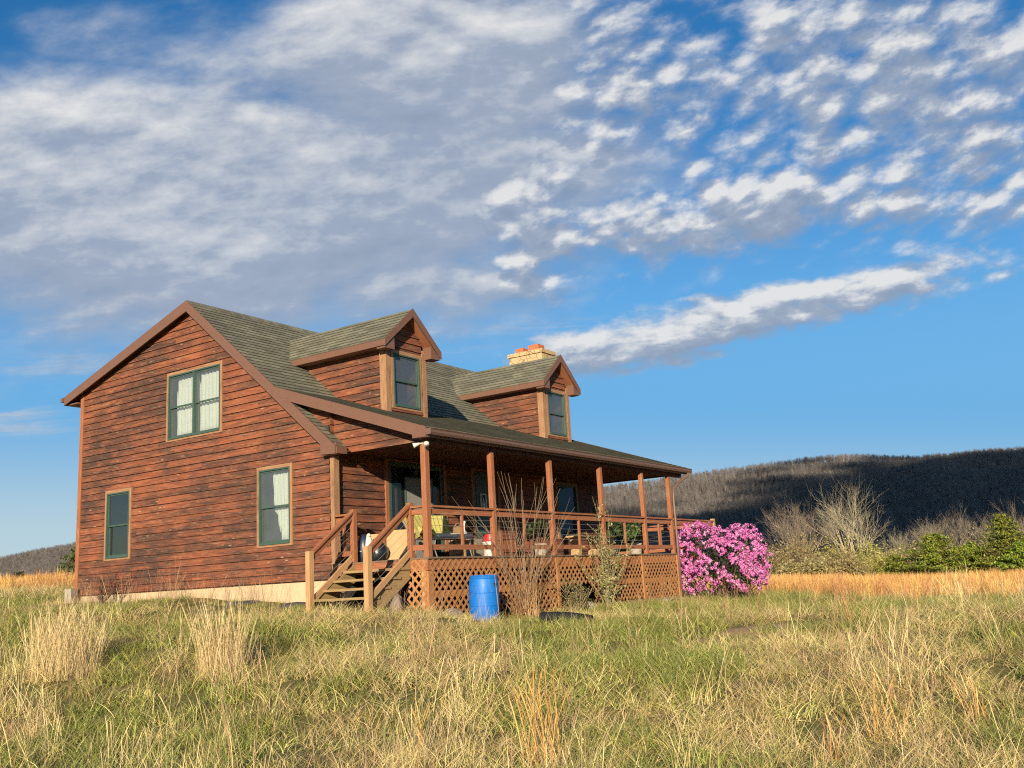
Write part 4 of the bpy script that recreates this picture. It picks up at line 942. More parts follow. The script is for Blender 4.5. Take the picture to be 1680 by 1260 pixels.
# black corrugated pipe lying in the grass
t = thing('drain_pipe', 'short black corrugated pipe lying in the grass in front of the barrel', 'pipe', (0, 0, 0))
p0, p1 = Vector((1.15, -3.72, 0)), Vector((1.25, -4.65, 0)); p0.z, p1.z = H(p0.x, p0.y) + .10, H(p1.x, p1.y) + .02
pts = []; rad = []
for i in range(61): 
    q = i / 60; pts.append(p0.lerp(p1, q) + Vector((.03 * math.sin(q * 3), 0, .03 * math.sin(q * 3)))); rad.append(.085 + (.012 if i % 3 else -.006))
mb = MB(); mb.tube(pts, rad, 16, False); mb.build('body', M_BLACK, t); mb = MB(); mb.tube(pts[:3], [.07] * 3, 14, True); mb.build('dark_plug', M_DARKIN, t)  # dark plug in the mouth paints the shade inside the pipe
def rock(name, x, y, r, label, seed, mat, cat='stone', group=None, dz=-.05, rot=0, tilt=0):
    o = lumpy(name, (x, y, H(x, y) + dz), r, label, cat, mat, seed, 3, amp=.22); o.rotation_euler = (tilt, 0, rot)
    if group: o['group'] = group
    o.data.polygons.foreach_set('use_smooth', [False] * len(o.data.polygons)); return o
rock('flat_stone', -1.0, -2.32, (.17, .10, .24), 'grey flat stone leaning by the right newel post', 21, M_ROCK, rot=R(40), tilt=R(14))
rock('boulder', .18, -2.58, (.24, .18, .14), 'rounded tan boulder at the corner of the lattice skirt', 22, M_ROCK)
rock('rock', 5.05, -2.48, (.16, .12, .17), 'tan rock under the sill below the gap in the lattice', 23, M_CONC)
rock('rock', 7.15, -2.45, (.14, .12, .12), 'low tan rock under the sill right of the leafy shrub', 24, M_ROCK)
rock('rock', 8.75, -2.45, (.15, .11, .13), 'pale pointed rock under the far lattice panel', 25, M_CONC)
rock('slate_slab', -.42, 1.85, (.40, .28, .06), 'dark slate slab at the foot of the tan foundation, left one', 26, M_SLATE, 'slab')
rock('slate_slab', -.36, .55, (.36, .25, .08), 'dark slate slab beside the left newel post of the stairs', 27, M_SLATE, 'slab')
t = thing('concrete_block', 'pale concrete block at the left corner of the house', 'block', (-.22, 7.85, H(-.22, 7.85) - .02), R(12))
mb = MB(); mb.box(-.09, .09, -.09, .09, 0, .34); b = mb.build('body', M_CONC, t, bevel=.012); mb = MB(); mb.box(-.05, .05, -.05, .05, .341, .345); mb.build('dark_top_plate', M_DARKIN, t)  # flat dark plate on top paints the shade of a hollow core
mb = MB(); q = np.random.default_rng(8); n = 40; ca, sa = math.cos(R(-30)), math.sin(R(-30)); rings = []
for k in range(6):
    for i in range(n):
        a = 2 * math.pi * i / n; w = 1 + .35 * (float(fbm(np.array(math.cos(a) * 1.6 + 9), np.array(math.sin(a) * 1.6 + 4), 3)) - .5) * 2
        ex, ey = 1.15 * k / 5 * w * math.cos(a), .42 * k / 5 * w * math.sin(a); x, y = .7 + ex * ca - ey * sa, -7.6 + ex * sa + ey * ca
        mb.v.append((x, y, H(x, y) + .03 - .045 * (k / 5) ** 3 + (q.random() - .5) * .02))
for k in range(5):
    for i in range(n): j = (i + 1) % n; mb.f.append((k * n + i, k * n + n + i, k * n + n + j, k * n + j)); mb.uv += [(0, 0)] * 4
tag(mb.build('dirt_patch', flat('red_brown_dirt', (.30, .19, .10), .95, .5, 5.), smooth=True), 'bare reddish dirt patch in the grass right of the barrel', 'dirt patch')
# ------------------------------------------------------------------ grass
FW = np.array([.83392, .55189]); RT2 = np.array([.55189, -.83392]); CAM2 = np.array([-13.053, -12.797])
def blades(n, r, hgt_, lean, bend, wid, cols, seed, tip=None, droop=0., seg=4, wisp=0):
    """a tuft: n curved tapering blades; returns V, F(quads), C"""
    q = np.random.default_rng(seed)
    rr = r * np.sqrt(q.random(n)); a = q.random(n) * 2 * np.pi; bx, by = rr * np.cos(a), rr * np.sin(a)
    Hh = hgt_[0] + (hgt_[1] - hgt_[0]) * q.random(n) ** 1.3; az = q.random(n) * 2 * np.pi
    le = lean[0] + (lean[1] - lean[0]) * q.random(n); be = bend * (.4 + .9 * q.random(n)); w = wid * (.7 + .6 * q.random(n))
    t = np.linspace(0, 1, seg + 1)[None, :]
    ang = le[:, None] + be[:, None] * t * (1 + droop * t)                       # angle from the vertical along the blade
    ds = (Hh / seg)[:, None] * np.ones_like(t)
    hx = np.cumsum(np.sin(ang) * ds, 1) - np.sin(ang[:, :1]) * ds[:, :1]; hz = np.cumsum(np.cos(ang) * ds, 1) - np.cos(ang[:, :1]) * ds[:, :1]
    px = bx[:, None] + hx * np.cos(az)[:, None]; py = by[:, None] + hx * np.sin(az)[:, None]; pz = np.maximum(hz, .01) - .02 * (t == 0)
    fa = q.random(n) * np.pi; sx, sy = np.cos(fa)[:, None], np.sin(fa)[:, None]
    ww = w[:, None] * (1 - t ** 1.6) * .5 + .0005
    if wisp: ww = w[:, None] * .5 * (np.where(t > .7, 1 + wisp * np.sin((t - .7) / .3 * np.pi), .8)) * (1 - .5 * t ** 4)
    L = np.stack([px - sx * ww, py - sy * ww, pz], -1); Rr = np.stack([px + sx * ww, py + sy * ww, pz], -1)
    V = np.stack([L, Rr], 2).reshape(-1, 3)
    m = seg + 1; base = (np.arange(n) * m * 2)[:, None] + (np.arange(seg) * 2)[None, :]
    F = np.stack([base, base + 1, base + 3, base + 2], -1).reshape(-1, 4)
    c0 = np.array(cols)[q.integers(0, len(cols), n)] * (.75 + .5 * q.random((n, 1)))
    C = np.repeat(c0[:, None, :], m, 1)
    if tip is not None: C = C * (1 - t[..., None] ** 2 * .6) + np.array(tip) * (t[..., None] ** 2 * .6)
    return V, F, np.repeat(C, 2, 1).reshape(-1, 3)
def merge(parts):
    V, F, C = [], [], []; o = 0
    for v, f, c in parts: V.append(v); F.append(f + o); C.append(c); o += len(v)
    return np.concatenate(V), np.concatenate(F), np.concatenate(C)
GRN = [(.245, .27, .05), (.32, .335, .07), (.18, .215, .042), (.42, .395, .10)]
STR = [(.74, .57, .23), (.64, .48, .18), (.78, .63, .30), (.52, .38, .15)]
TAN = [(.66, .48, .24), (.58, .42, .20), (.70, .53, .29)]
ORG = [(.70, .39, .12), (.76, .46, .18), (.62, .32, .10)]
BRN = [(.26, .17, .10), (.20, .13, .085), (.32, .2, .12)]
_src = {}
def variants(key, fn, n):
    c = bpy.data.collections.new('source_' + key)          # never linked to the scene: only its instances render
    for i in range(n):
        V, F, C = fn(i); o = bpy.data.objects.new('%s_%02d' % (key, i), np_mesh(key, V, F, M_BLADE, C)); c.objects.link(o)
    _src[key] = (c, n)
variants('green', lambda i: merge([blades(60, .17, (.08, .24), (.05, .6), 1., .0065, GRN, 100 + i, tip=(.22, .22, .08)), blades(8, .15, (.15, .3), (.3, .9), 1., .005, STR, 120 + i)]), 5)
variants('mixed', lambda i: merge([blades(34, .18, (.08, .24), (.1, .7), 1., .006, GRN, 140 + i, tip=(.25, .23, .09)), blades(28, .18, (.12, .34), (.2, 1.3), 1., .0048, STR, 150 + i)]), 5)
variants('thatch', lambda i: merge([blades(48, .20, (.12, .38), (.6, 1.45), .8, .0048, STR, 160 + i), blades(8, .16, (.12, .30), (.05, .6), .6, .0045, TAN, 170 + i), blades(14, .18, (.06, .18), (.1, .6), .8, .006, GRN, 180 + i)]), 5)
variants('stalk', lambda i: merge([blades(9, .16, (.30, .66), (.0, .22), .3, .0042, TAN, 200 + i, seg=5, wisp=.7), blades(26, .18, (.12, .38), (.1, .7), .7, .0045, STR, 210 + i)]), 5)
variants('broom', lambda i: merge([blades(26, .16, (.5, .95), (.0, .22), .25, .0075, ORG, 220 + i, seg=5, wisp=.9), blades(26, .18, (.2, .55), (.1, .6), .7, .007, ORG + STR[:1], 230 + i)]), 5)
variants('weed', lambda i: merge([blades(9, .12, (.4, 1.0), (.0, .25), .3, .0045, [(.33, .17, .10), (.40, .22, .12), (.46, .32, .18)], 240 + i, seg=5, wisp=.3), blades(14, .12, (.1, .4), (.2, 1.2), .8, .004, BRN, 250 + i)]), 4)
def scatter(name, key, P, scl, label, cat, mat=M_BLADE, tilt=.12, zoff=0.):
    """stuff: a cloud of points carrying tufts as instances"""
    n = len(P); q = np.random.default_rng(len(name) * 7 + n)
    me = bpy.data.meshes.new(name); me.vertices.add(n); me.vertices.foreach_set('co', np.asarray(P, np.float32).ravel())
    a = me.attributes.new('rot', 'FLOAT_VECTOR', 'POINT'); rt = np.stack([q.normal(0, tilt, n), q.normal(0, tilt, n), q.random(n) * 6.283], 1).astype(np.float32); a.data.foreach_set('vector', rt.ravel())
    a = me.attributes.new('scl', 'FLOAT', 'POINT'); a.data.foreach_set('value', np.asarray(scl, np.float32))
    c, k = _src[key]; a = me.attributes.new('idx', 'INT', 'POINT'); a.data.foreach_set('value', q.integers(0, k, n).astype(np.int32))
    o = link(name, me); md = o.modifiers.new('tufts', 'NODES')
    t = bpy.data.node_groups.new(name + '_tufts', 'GeometryNodeTree'); md.node_group = t
    t.interface.new_socket('Geometry', in_out='INPUT', socket_type='NodeSocketGeometry'); t.interface.new_socket('Geometry', in_out='OUTPUT', socket_type='NodeSocketGeometry')
    N, L = t.nodes, t.links
    gi, go = N.new('NodeGroupInput'), N.new('NodeGroupOutput'); ip = N.new('GeometryNodeInstanceOnPoints'); ci = N.new('GeometryNodeCollectionInfo')
    ci.inputs['Collection'].default_value = c; ci.inputs['Separate Children'].default_value = True; ci.inputs['Reset Children'].default_value = True
    def na(nm, ty):
        x = N.new('GeometryNodeInputNamedAttribute'); x.data_type = ty; x.inputs['Name'].default_value = nm; return x.outputs['Attribute']
    L.new(gi.outputs[0], ip.inputs['Points']); L.new(ci.outputs[0], ip.inputs['Instance']); ip.inputs['Pick Instance'].default_value = True
    L.new(na('idx', 'INT'), ip.inputs['Instance Index']); L.new(na('rot', 'FLOAT_VECTOR'), ip.inputs['Rotation']); L.new(na('scl', 'FLOAT'), ip.inputs['Scale']); L.new(ip.outputs[0], go.inputs[0])
    return tag(o, label, cat, kind='stuff')
def band(f0, f1, dens, seed, kx=.62, pad=2.):
    q = np.random.default_rng(seed); A = (kx * (f0 + f1) + 2 * pad) * (f1 - f0); n = int(A * dens * 1.25)
    f = f0 + (f1 - f0) * q.random(n); s = (q.random(n) * 2 - 1) * (kx * f1 + pad); keep = np.abs(s) < kx * f + pad
    f, s = f[keep], s[keep]; xy = CAM2 + f[:, None] * FW + s[:, None] * RT2
    return xy, f, s
def clear(xy, extra=True):
    x, y = xy[:, 0], xy[:, 1]
    ok = ~((x > -.12) & (x < 10.2) & (y > -2.42) & (y < 8.1)) & ~((x > -1.25) & (x < 0) & (y > -2.0) & (y < -.55))
    hid = (x > 1) & (y > 8) & (y - 8 < (x - 1) * 1.0) & (x < 30)                         # behind the house
    ok &= ~hid
    ok &= ~(((x - .66) ** 2 + (y + 2.90) ** 2) < .27 ** 2)
    dm = ((x - .7) * .866 - (y + 7.6) * .5) ** 2 / 1.35 ** 2 + ((x - .7) * .5 + (y + 7.6) * .866) ** 2 / .5 ** 2
    return ok & ~((dm < 1) & (vnoise(x * 9, y * 9, 3) > .45))
def z3(xy, dz=0.): return np.column_stack([xy, hgt(xy[:, 0], xy[:, 1]) + dz])
sets = {k: ([], []) for k in ('green', 'mixed', 'thatch', 'stalk', 'broom', 'weed')}
for bi, (f0, f1, dn, sc) in enumerate(((3.5, 10., 30, .95), (10., 16., 25, 1.), (16., 25., 15, 1.1), (25., 46., 5, 1.5), (46., 100., 1.3, 2.3))):
    xy, f, s = band(f0, f1, dn, 500 + bi); ok = clear(xy); xy, f, s = xy[ok], f[ok], s[ok]; n = len(xy); q = np.random.default_rng(40 + bi)
    x, y = xy.T
    g1 = fbm(x * .42 + 3, y * .42, 5); g2 = fbm(x * 1.3, y * 1.3 + 8, 9, 3)
    green = .585 + 1.5 * (g1 - .5) + .9 * (g2 - .5)
    green += .22 * np.exp(-(((x + 1.6) / 1.6) ** 2 + ((y + .3) / 2.2) ** 2))                    # fresh strip by the stairs
    green += .30 * np.exp(-(((x - 7) / 5.) ** 2 + ((y + 5.2) / 1.8) ** 2))                      # mown-looking strip in front of the pink bush
    green += .15 * ((f > 16) & (f < 24) & (s > 5))
    green -= .15 * np.exp(-(((x + 7.) / 2.5) ** 2 + ((y + 3.2) / 2.5) ** 2))
    kind = np.where(green > .60, 0, np.where(green > .47, 1, 2)); u = q.random(n)
    g3 = fbm(x * .9 + 50, y * .9, 31, 3); tallp = .02 + .22 * (g3 > .60) + .035 * ((s > 3) & (f < 22)) + .05 * ((s < -2) & (f < 14)); tallp = np.where((f > 12.5) & (x > -3.5) & (s < 7), .012, tallp); kind = np.where(u < tallp, 3, kind)
    right = (s > 3.2) & (s > f * .20)
    edge = 27.5 - np.clip((s - 9) * .9, -2, 11) + 3 * (g1 - .5)
    org = right & (f > np.where(s < 7, 29.5, edge)) & (f < 50)
    kind = np.where(org, np.where(u < .72, 4, np.where(u < .87, 3, 5)), kind)
    kind = np.where((~org) & (right) & (s > 7.5) & (f > 15) & (u > .93), 4, kind)
    lorg = (s < -9) & (f > 33); kind = np.where(lorg, np.where(u < .7, 4, 2), kind)
    kind = np.where((f > 50), np.where(u < .5, 4, 2), kind)
    kind = np.where((~org) & (u > .985), 5, kind)
    scl = sc * (.7 + .6 * q.random(n)) * (.8 + .5 * fbm(x * .8, y * .8, 21))
    near = np.exp(-(((x - 1.5) / 4) ** 2 + ((y + 3.4) / 1.4) ** 2)); scl = scl * (1 - .25 * near)
    scl = np.where((kind == 4) & (f > 11), np.minimum(scl, .72), scl); scl = np.where((kind == 3) & (f > 17), np.minimum(scl, .8), scl); scl = np.where((kind == 5) & (f > 17), np.minimum(scl, .7), scl); scl = np.where((kind == 4) & lorg, np.minimum(scl, 1.15), scl)
    scl = np.where((kind >= 3) & (f < 9.5), scl * .72, scl); scl = scl * (1 - .5 * ((x > -1.6) & (y > -.6) & (x < 0)))
    for k, nm in enumerate(('green', 'mixed', 'thatch', 'stalk', 'broom', 'weed')):
        sets[nm][0].append(xy[kind == k]); sets[nm][1].append(scl[kind == k])
# extra dense orange band at the far edge of the lawn and behind on the left
for (f0, f1, sa, sb, n) in ((25, 46, 6.5, 26, 2600), (36, 60, -30, -17, 1500)):
    q = np.random.default_rng(int(f0)); f = f0 + (f1 - f0) * q.random(n); s = sa + (sb - sa) * q.random(n)
    ok = (f > np.where(s < 7.5, 29.5, 28. - np.clip((s - 9) * .9, -2, 11)) + 2 * (vnoise(s * .5, f * .3) - .5)) if sa > 0 else (s < -f * .44)
    xy = CAM2 + f[:, None] * FW + s[:, None] * RT2; ok &= clear(xy); sets['broom'][0].append(xy[ok]); sets['broom'][1].append(((.48 if sa > 0 else .75) + .28 * q.random(n))[ok])
# dry weeds along the foundation of the gable wall
q = np.random.default_rng(77); n = 70; yy = 1 + 6.8 * q.random(n) ** .8; xx = -.14 - .5 * q.random(n) ** 1.5; sets['weed'][0].append(np.column_stack([xx, yy])); sets['weed'][1].append(.35 + .55 * q.random(n))
LBL = dict(green=('green_grass', 'short fresh green grass growing through the field', 'grass'), mixed=('mixed_grass', 'green and straw coloured grass mixed across the field', 'grass'), thatch=('dry_thatch', 'matted pale dry grass lying across the foreground', 'dry grass'),
    stalk=('tall_dry_grass', 'tall pale seed stalks standing above the field', 'dry grass'), broom=('orange_grass', 'orange broomsedge grass along the far edge of the field', 'dry grass'), weed=('dry_weeds', 'thin reddish dead weeds along the house foundation and in the field', 'weeds'))
for k, (A, S) in sets.items():
    xy = np.concatenate(A); scatter(LBL[k][0], k, z3(xy, -.01), np.concatenate(S), LBL[k][1], LBL[k][2])
# single clumps that stand out
def clump(name, x, y, parts, label, cat, group=None):
    V, F, C = merge(parts); o = link(name, np_mesh(name, V, F, M_BLADE, C)); o.location = (x, y, H(x, y) - .02); return tag(o, label, cat, group)
clump('tall_grass_clump', -6.0, -1.35, [blades(420, .42, (.45, 1.02), (.0, .2), .3, .0042, TAN, 301, seg=5, wisp=.8), blades(160, .5, (.2, .5), (.2, .9), .7, .0045, STR, 302)], 'wide tall clump of pale dry grass in front of the left corner of the house', 'grass clump')
clump('tall_grass_clump', -5.3, -3.4, [blades(360, .28, (.45, .98), (.0, .16), .25, .0042, TAN, 303, seg=5, wisp=.8), blades(120, .36, (.2, .5), (.2, .9), .7, .0045, STR, 304)], 'narrow upright clump of pale dry grass below the middle of the gable wall', 'grass clump')
clump('tall_grass_clump', -6.4, .3, [blades(200, .5, (.35, .75), (.0, .35), .4, .0042, TAN, 305, seg=5, wisp=.8)], 'loose low clump of dry grass at the left edge of the photo', 'grass clump')
for i, (x, y, n, h, r, lb) in enumerate(((-6.5, -8.55, 26, .80, .16, 'tallest orange broomsedge clump at the bottom middle of the photo'), (-4.45, -10.6, 20, .70, .13, 'orange broomsedge clump with a bent tip at the lower right'), (-6.5, -7.35, 9, .55, .05, 'thin orange broomsedge tuft at the bottom left of centre'),
        (-5.15, -10.35, 9, .42, .06, 'short orange broomsedge tuft at the bottom edge, left of the bent one'), (-3.6, -11.15, 8, .62, .08, 'sparse orange broomsedge stalks near the lower right corner'), (1.2, -8.8, 10, .85, .1, 'lone orange broomsedge stalk standing beyond the bare dirt patch'))):
    clump('broomsedge_clump', x, y, [blades(int(n * 1.5), r, (h * .45, h), (.0, .2), .38, .0075, ORG, 320 + i, seg=6, wisp=.9), blades(n * 4, r * 1.3, (h * .15, h * .5), (.05, .8), .7, .005, ORG + STR, 330 + i)], lb, 'grass clump', 'orange broomsedge clumps in the field')
clump('straw_clump', 2.05, -2.95, [blades(60, .16, (.35, .85), (.0, .22), .2, .012, [(.62, .42, .19), (.55, .36, .15)], 350, seg=5)], 'straw coloured dead stalks at the foot of the bare shrub', 'grass clump')

# ------------------------------------------------------------------ woody plants
def branch_mesh(lines, nside, mat, name, parent, col):
    """lines: list of (pts (k,3), radii (k,)) -> one tube mesh"""
    V, F, C = [], [], []; o = 0; ang = np.arange(nside) * 2 * np.pi / nside
    for pts, rad, c in lines:
        pts = np.asarray(pts, float); k = len(pts); d = np.gradient(pts, axis=0); d /= np.linalg.norm(d, axis=1)[:, None] + 1e-9
        ref = np.array([0, 0, 1.]) if abs(d[0, 2]) < .8 else np.array([1., 0, 0]); x = np.cross(d, ref); x /= np.linalg.norm(x, axis=1)[:, None] + 1e-9; y = np.cross(d, x)
        ring = pts[:, None, :] + (x[:, None, :] * np.cos(ang)[None, :, None] + y[:, None, :] * np.sin(ang)[None, :, None]) * np.asarray(rad)[:, None, None]
        V.append(ring.reshape(-1, 3)); i = np.arange(k - 1)[:, None] * nside; j = np.arange(nside)[None, :]; j2 = (j + 1) % nside
        F.append(np.stack([o + i + j, o + i + j2, o + i + nside + j2, o + i + nside + j], -1).reshape(-1, 4)); C.append(np.tile(np.array(c), (k * nside, 1))); o += k * nside
    return link(name, np_mesh(name, np.concatenate(V), np.concatenate(F), mat, np.concatenate(C), smooth=True), parent)
def grow(q, p, d, L, r, lev, out, kids, up=.2, wob=.18, spread=.7, col=(.30, .25, .19), k=5, taper=.35):
    pts = [p]; dd = np.array(d, float); c = np.array(p, float)
    for i in range(k):
        dd = dd + q.normal(0, wob, 3) * .6 + np.array([0, 0, up * .25]); dd /= np.linalg.norm(dd); c = c + dd * L / k; pts.append(c.copy())
    pts = np.array(pts); rad = r * (1 - (1 - taper) * np.linspace(0, 1, k + 1)); out.append((lev, pts, rad, col))
    if lev >= len(kids): return
    for m in range(kids[lev]):
        t = .40 + .60 * q.random(); i = min(int(t * k), k - 1); b = pts[i] + (pts[i + 1] - pts[i]) * (t * k - i)
        tang = pts[i + 1] - pts[i]; tang /= np.linalg.norm(tang); o = q.normal(size=3); o -= tang * (o @ tang); o /= np.linalg.norm(o) + 1e-9
        nd = tang + o * spread * (.6 + .6 * q.random()); nd /= np.linalg.norm(nd)
        grow(q, b, nd, L * (.42 + .3 * q.random()), max(rad[i] * .55, .004), lev + 1, out, kids, up, wob, spread, col, max(3, k - 1), taper)
def bare_tree(x, y, Ht, Wd, label, seed, nst=6, kids=(6, 6, 4), col=(.36, .30, .21), base=.12, group='leafless trees along the far field edge', rs=1.):
    q = np.random.default_rng(seed); t = thing('bare_tree', label, 'tree', (x, y, H(x, y) - .1), 0, group); out = []
    for i in range(nst):
        a = i * 2 * np.pi / nst + q.normal(0, .3); tl = (.15 + .85 * q.random()) * Wd / Ht * .50
        d = np.array([math.cos(a) * tl, math.sin(a) * tl, 1.]); d /= np.linalg.norm(d)
        grow(q, np.array([math.cos(a) * .15, math.sin(a) * .15, Ht * base * q.random()]), d, Ht * (.62 + .2 * q.random()), .055 * rs * Ht / 7, 0, out, kids, .26, .20, .55, col)
    tr = [(p, r, c) for l, p, r, c in out if l == 0]; tw = [(p, r, tuple(v * 1.05 for v in c)) for l, p, r, c in out if l > 0]
    tr.append((np.array([[0, 0, -.2], [0, 0, Ht * .06], [0, 0, Ht * base]]), [.16, .13, .10], col))
    branch_mesh(tr, 6, M_TWIG, 'trunk', t, col); branch_mesh(tw, 3, M_TWIG, 'crown', t, col); return t
for i, (u, d_, Ht, Wd, nst, lb) in enumerate(((.338, 95, 8.0, 6.2, 10, 'tall bare vase-shaped tree, highest of the field edge, in front of the dark hill'), (.278, 92, 6.7, 5.4, 11, 'bare grey bushy tree left of the tall vase-shaped one'),
        (.408, 112, 5.6, 6.4, 10, 'broad pale bare tree behind the left dark cedar'), (.440, 116, 6.2, 4.6, 8, 'bare tree with a forked top between the two big cedars'), (.478, 112, 5.4, 5., 9, 'thin grey bare tree to the left of the tallest cedar'), (.522, 114, 6.8, 6., 10, 'bare tree rising behind the tallest cedar at the right edge'),
        (.382, 118, 4.4, 5.4, 8, 'low bare tree behind the yellow-green brush'), (.240, 100, 3.9, 4.6, 8, 'low bare tree just right of the pink bush'))):
    p = CAM2 + d_ * (FW + u * RT2); bare_tree(*p, Ht * .80, Wd, lb, 900 + i, nst, (6, 6, 4) if i == 0 else (7, 6, 4) if i == 1 else (6, 5, 4), (.50, .405, .265) if i == 0 else (.42, .34, .225), rs=1.6 if i == 0 else 1.1)
def brush(x, y, r, h, label, seed, cols, col=(.28, .22, .13), n=1500, ls=.05, name='brush_shrub', group='brushy shrubs along the far field edge'):
    q = np.random.default_rng(seed); t = thing(name, label, 'shrub', (x, y, H(x, y) - .05), 0, group); out = []
    for i in range(26):
        a = q.random() * 6.28; d = np.array([math.cos(a), math.sin(a), .5 + 1.6 * q.random()]); d /= np.linalg.norm(d)
        grow(q, np.array([math.cos(a) * r * .35 * q.random(), math.sin(a) * r * .35 * q.random(), 0]), d, h * (.6 + .5 * q.random()), .02, 0, out, (7, 4), .1, .25, .8, col, 4)
    branch_mesh([(p, r_, c) for l, p, r_, c in out], 3, M_TWIG, 'stems', t, col)
    P = np.concatenate([p for l, p, _, _ in out if l > 0]); P = P[q.integers(0, len(P), n)] + q.normal(0, .10, (n, 3)); d = q.normal(size=(n, 3))
    leaves('foliage', P, d / np.linalg.norm(d, axis=1)[:, None], n, ls, cols, q, t, M_LEAF); return t
YGR = [(.44, .38, .09), (.38, .31, .08), (.50, .42, .13), (.30, .26, .08)]; OLV = [(.36, .27, .11), (.28, .21, .08), (.42, .32, .15)]
for i, (u, d_, r, h, c, lb) in enumerate(((.300, 72, 3.2, 3.3, YGR, 'yellow-green budding shrub below the tall vase-shaped tree'), (.262, 66, 2.8, 2.6, OLV, 'olive brown brush just right of the pink bush'), (.335, 74, 3.0, 2.9, YGR, 'rounded olive budding shrub left of the low cedar'), (.372, 78, 2.6, 2.6, OLV, 'brown twiggy brush beside the low cedar'),
        (.283, 60, 2., 1.6, OLV, 'low brown brush at the orange grass edge'), (.238, 70, 2.6, 2.4, OLV, 'brown brush half hidden by the pink bush'), (.318, 62, 2., 1.7, OLV, 'low mixed brush in front of the budding shrub'), (.455, 84, 3., 3.4, OLV, 'brown brush between the two big cedars'), (.41, 88, 3., 3., OLV, 'brown brush behind the low left cedar'), (.355, 66, 1.8, 1.5, YGR, 'low yellow-green brush left of the lowest cedar'))):
    p = CAM2 + d_ * (FW + u * RT2); brush(*p, r, h * .82, lb, 950 + i, c, n=5200, ls=.075)
def cedar(x, y, Ht, Wd, label, seed, cols, nb=120, group='evergreen cedars at the field edge', ls=.10):
    q = np.random.default_rng(seed); t = thing('cedar_tree', label, 'tree', (x, y, H(x, y) - .05), q.random() * 6, group); li = []; P = []; Dn = []
    for i in range(nb):
        z = Ht * (.04 + .9 * (round(i / nb * 15 + q.normal(0, .12)) / 15) ** 1.15); a = i * 2.4 + q.normal(0, .3); L = Wd / 2 * (1 - z / Ht) ** .8 * (.55 + .65 * q.random()) + .12
        p = np.array([0, 0, z]); d = np.array([math.cos(a), math.sin(a), .28 + .25 * z / Ht]); pts = [p]
        for k in range(5): d = d + np.array([0, 0, .06 - .05 * k]) + q.normal(0, .10, 3); d /= np.linalg.norm(d); p = p + d * L / 5; pts.append(p)
        pts = np.array(pts); li.append((pts, .014 * (1 - np.linspace(0, .8, 6)) * (1 + L), (.12, .085, .055)))
        m = int(14 + 24 * L); tt = .25 + .75 * q.random(m) ** .7; idx = np.minimum((tt * 5).astype(int), 4); b = pts[idx] + (pts[idx + 1] - pts[idx]) * (tt * 5 - idx)[:, None]
        b = b + q.normal(0, 1, (m, 3)) * np.array([.10, .10, .022]) * (.6 + L * .5); P.append(b); Dn.append(np.tile([math.cos(a) * .4, math.sin(a) * .4, .8], (m, 1)))
    branch_mesh([(np.array([[0, 0, -.1], [.02, 0, Ht * .5], [0, .02, Ht * .97]]), [.09, .05, .012], (.14, .10, .07))], 6, M_TWIG, 'trunk', t, None)
    cr = branch_mesh(li, 3, M_TWIG, 'branches', t, None); P = np.concatenate(P); Dn = np.concatenate(Dn)
    leaves('crown', P, Dn, len(P), ls, cols, q, t, M_LEAF, .32, .55); return t
CED = [(.21, .265, .028), (.29, .335, .034), (.12, .165, .024), (.40, .42, .05)]; CDK = [(.03, .05, .018), (.045, .065, .02), (.025, .04, .016)]
for i, (u, d_, Ht, Wd, cc, lb) in enumerate(((.418, 58, 2.75, 5.0, CED, 'broad dark cedar with drooping tiers, left of the two big ones'), (.490, 57, 3.6, 4.8, CED, 'tallest cedar with a bright yellow-green top near the right edge'), (.378, 60, 1.6, 2.8, CED, 'lowest cedar, a small one at the left end of the cedar row'),
        (.455, 58, 2.1, 3.0, CED, 'middle sized cedar squeezed between the two big ones'), (.532, 60, 3.3, 4.6, CED, 'cedar half cut off by the right edge of the photo'), (.505, 55, 1.9, 3.0, CED, 'low spreading cedar in front of the tallest one'))):
    p = CAM2 + d_ * (FW + u * RT2); cedar(*p, Ht, Wd, lb, 1000 + i, cc, 170 if Ht > 2.5 else 130, ls=.085)
p = CAM2 + 66 * (FW - .512 * RT2); cedar(*p, 1.7, 2.0, 'small dark cedar on the skyline at the far left', 1010, CDK, 90, None, .08)
p = CAM2 + 50 * (FW - .452 * RT2); cedar(*p, 2.1, 3.0, 'olive green cedar half hidden by the left corner of the house', 1011, [(.12, .13, .03), (.09, .11, .03), (.16, .16, .05)], 110, None, .075)
for i, (x, y, Ht, lb) in enumerate(((13.6, .8, 1.9, 'dark evergreen bush beyond the deck seen through the far railing'), (15.8, 2.2, 2.2, 'taller dark evergreen bush farther beyond the far railing'))):
    cedar(x, y, Ht, 2.0, lb, 1020 + i, CDK + CED[:2], 90, 'evergreen bushes beyond the deck', .05)

# ---- pink rhododendron
q = np.random.default_rng(5); BX, BY = 10.95, -2.95
bush = thing('rhododendron_bush', 'big rounded bush covered in pink blossom at the far end of the porch', 'flowering bush', (BX, BY, H(BX, BY) - .03))
LOB = [(-.42, 0, 1.28, .66, .62, .74), (.62, .1, 1.25, .60, .55, .70), (.02, -.1, .82, 1.02, .80, .62), (.92, 0, .98, .36, .45, .46), (-.78, 0, .75, .36, .45, .5), (.45, -.25, .62, .62, .6, .40), (-.95, .1, 1.05, .22, .25, .26), (.15, 0, 1.72, .24, .24, .24), (-.55, 0, 1.92, .26, .26, .2), (.85, 0, 1.78, .22, .22, .2), (1.18, 0, 1.12, .2, .22, .26), (-.1, -.5, 1.35, .25, .2, .25), (.95, -.1, .62, .26, .3, .26), (.14, -.38, 1.18, .48, .40, .52), (.2, -.45, .78, .5, .4, .4)]
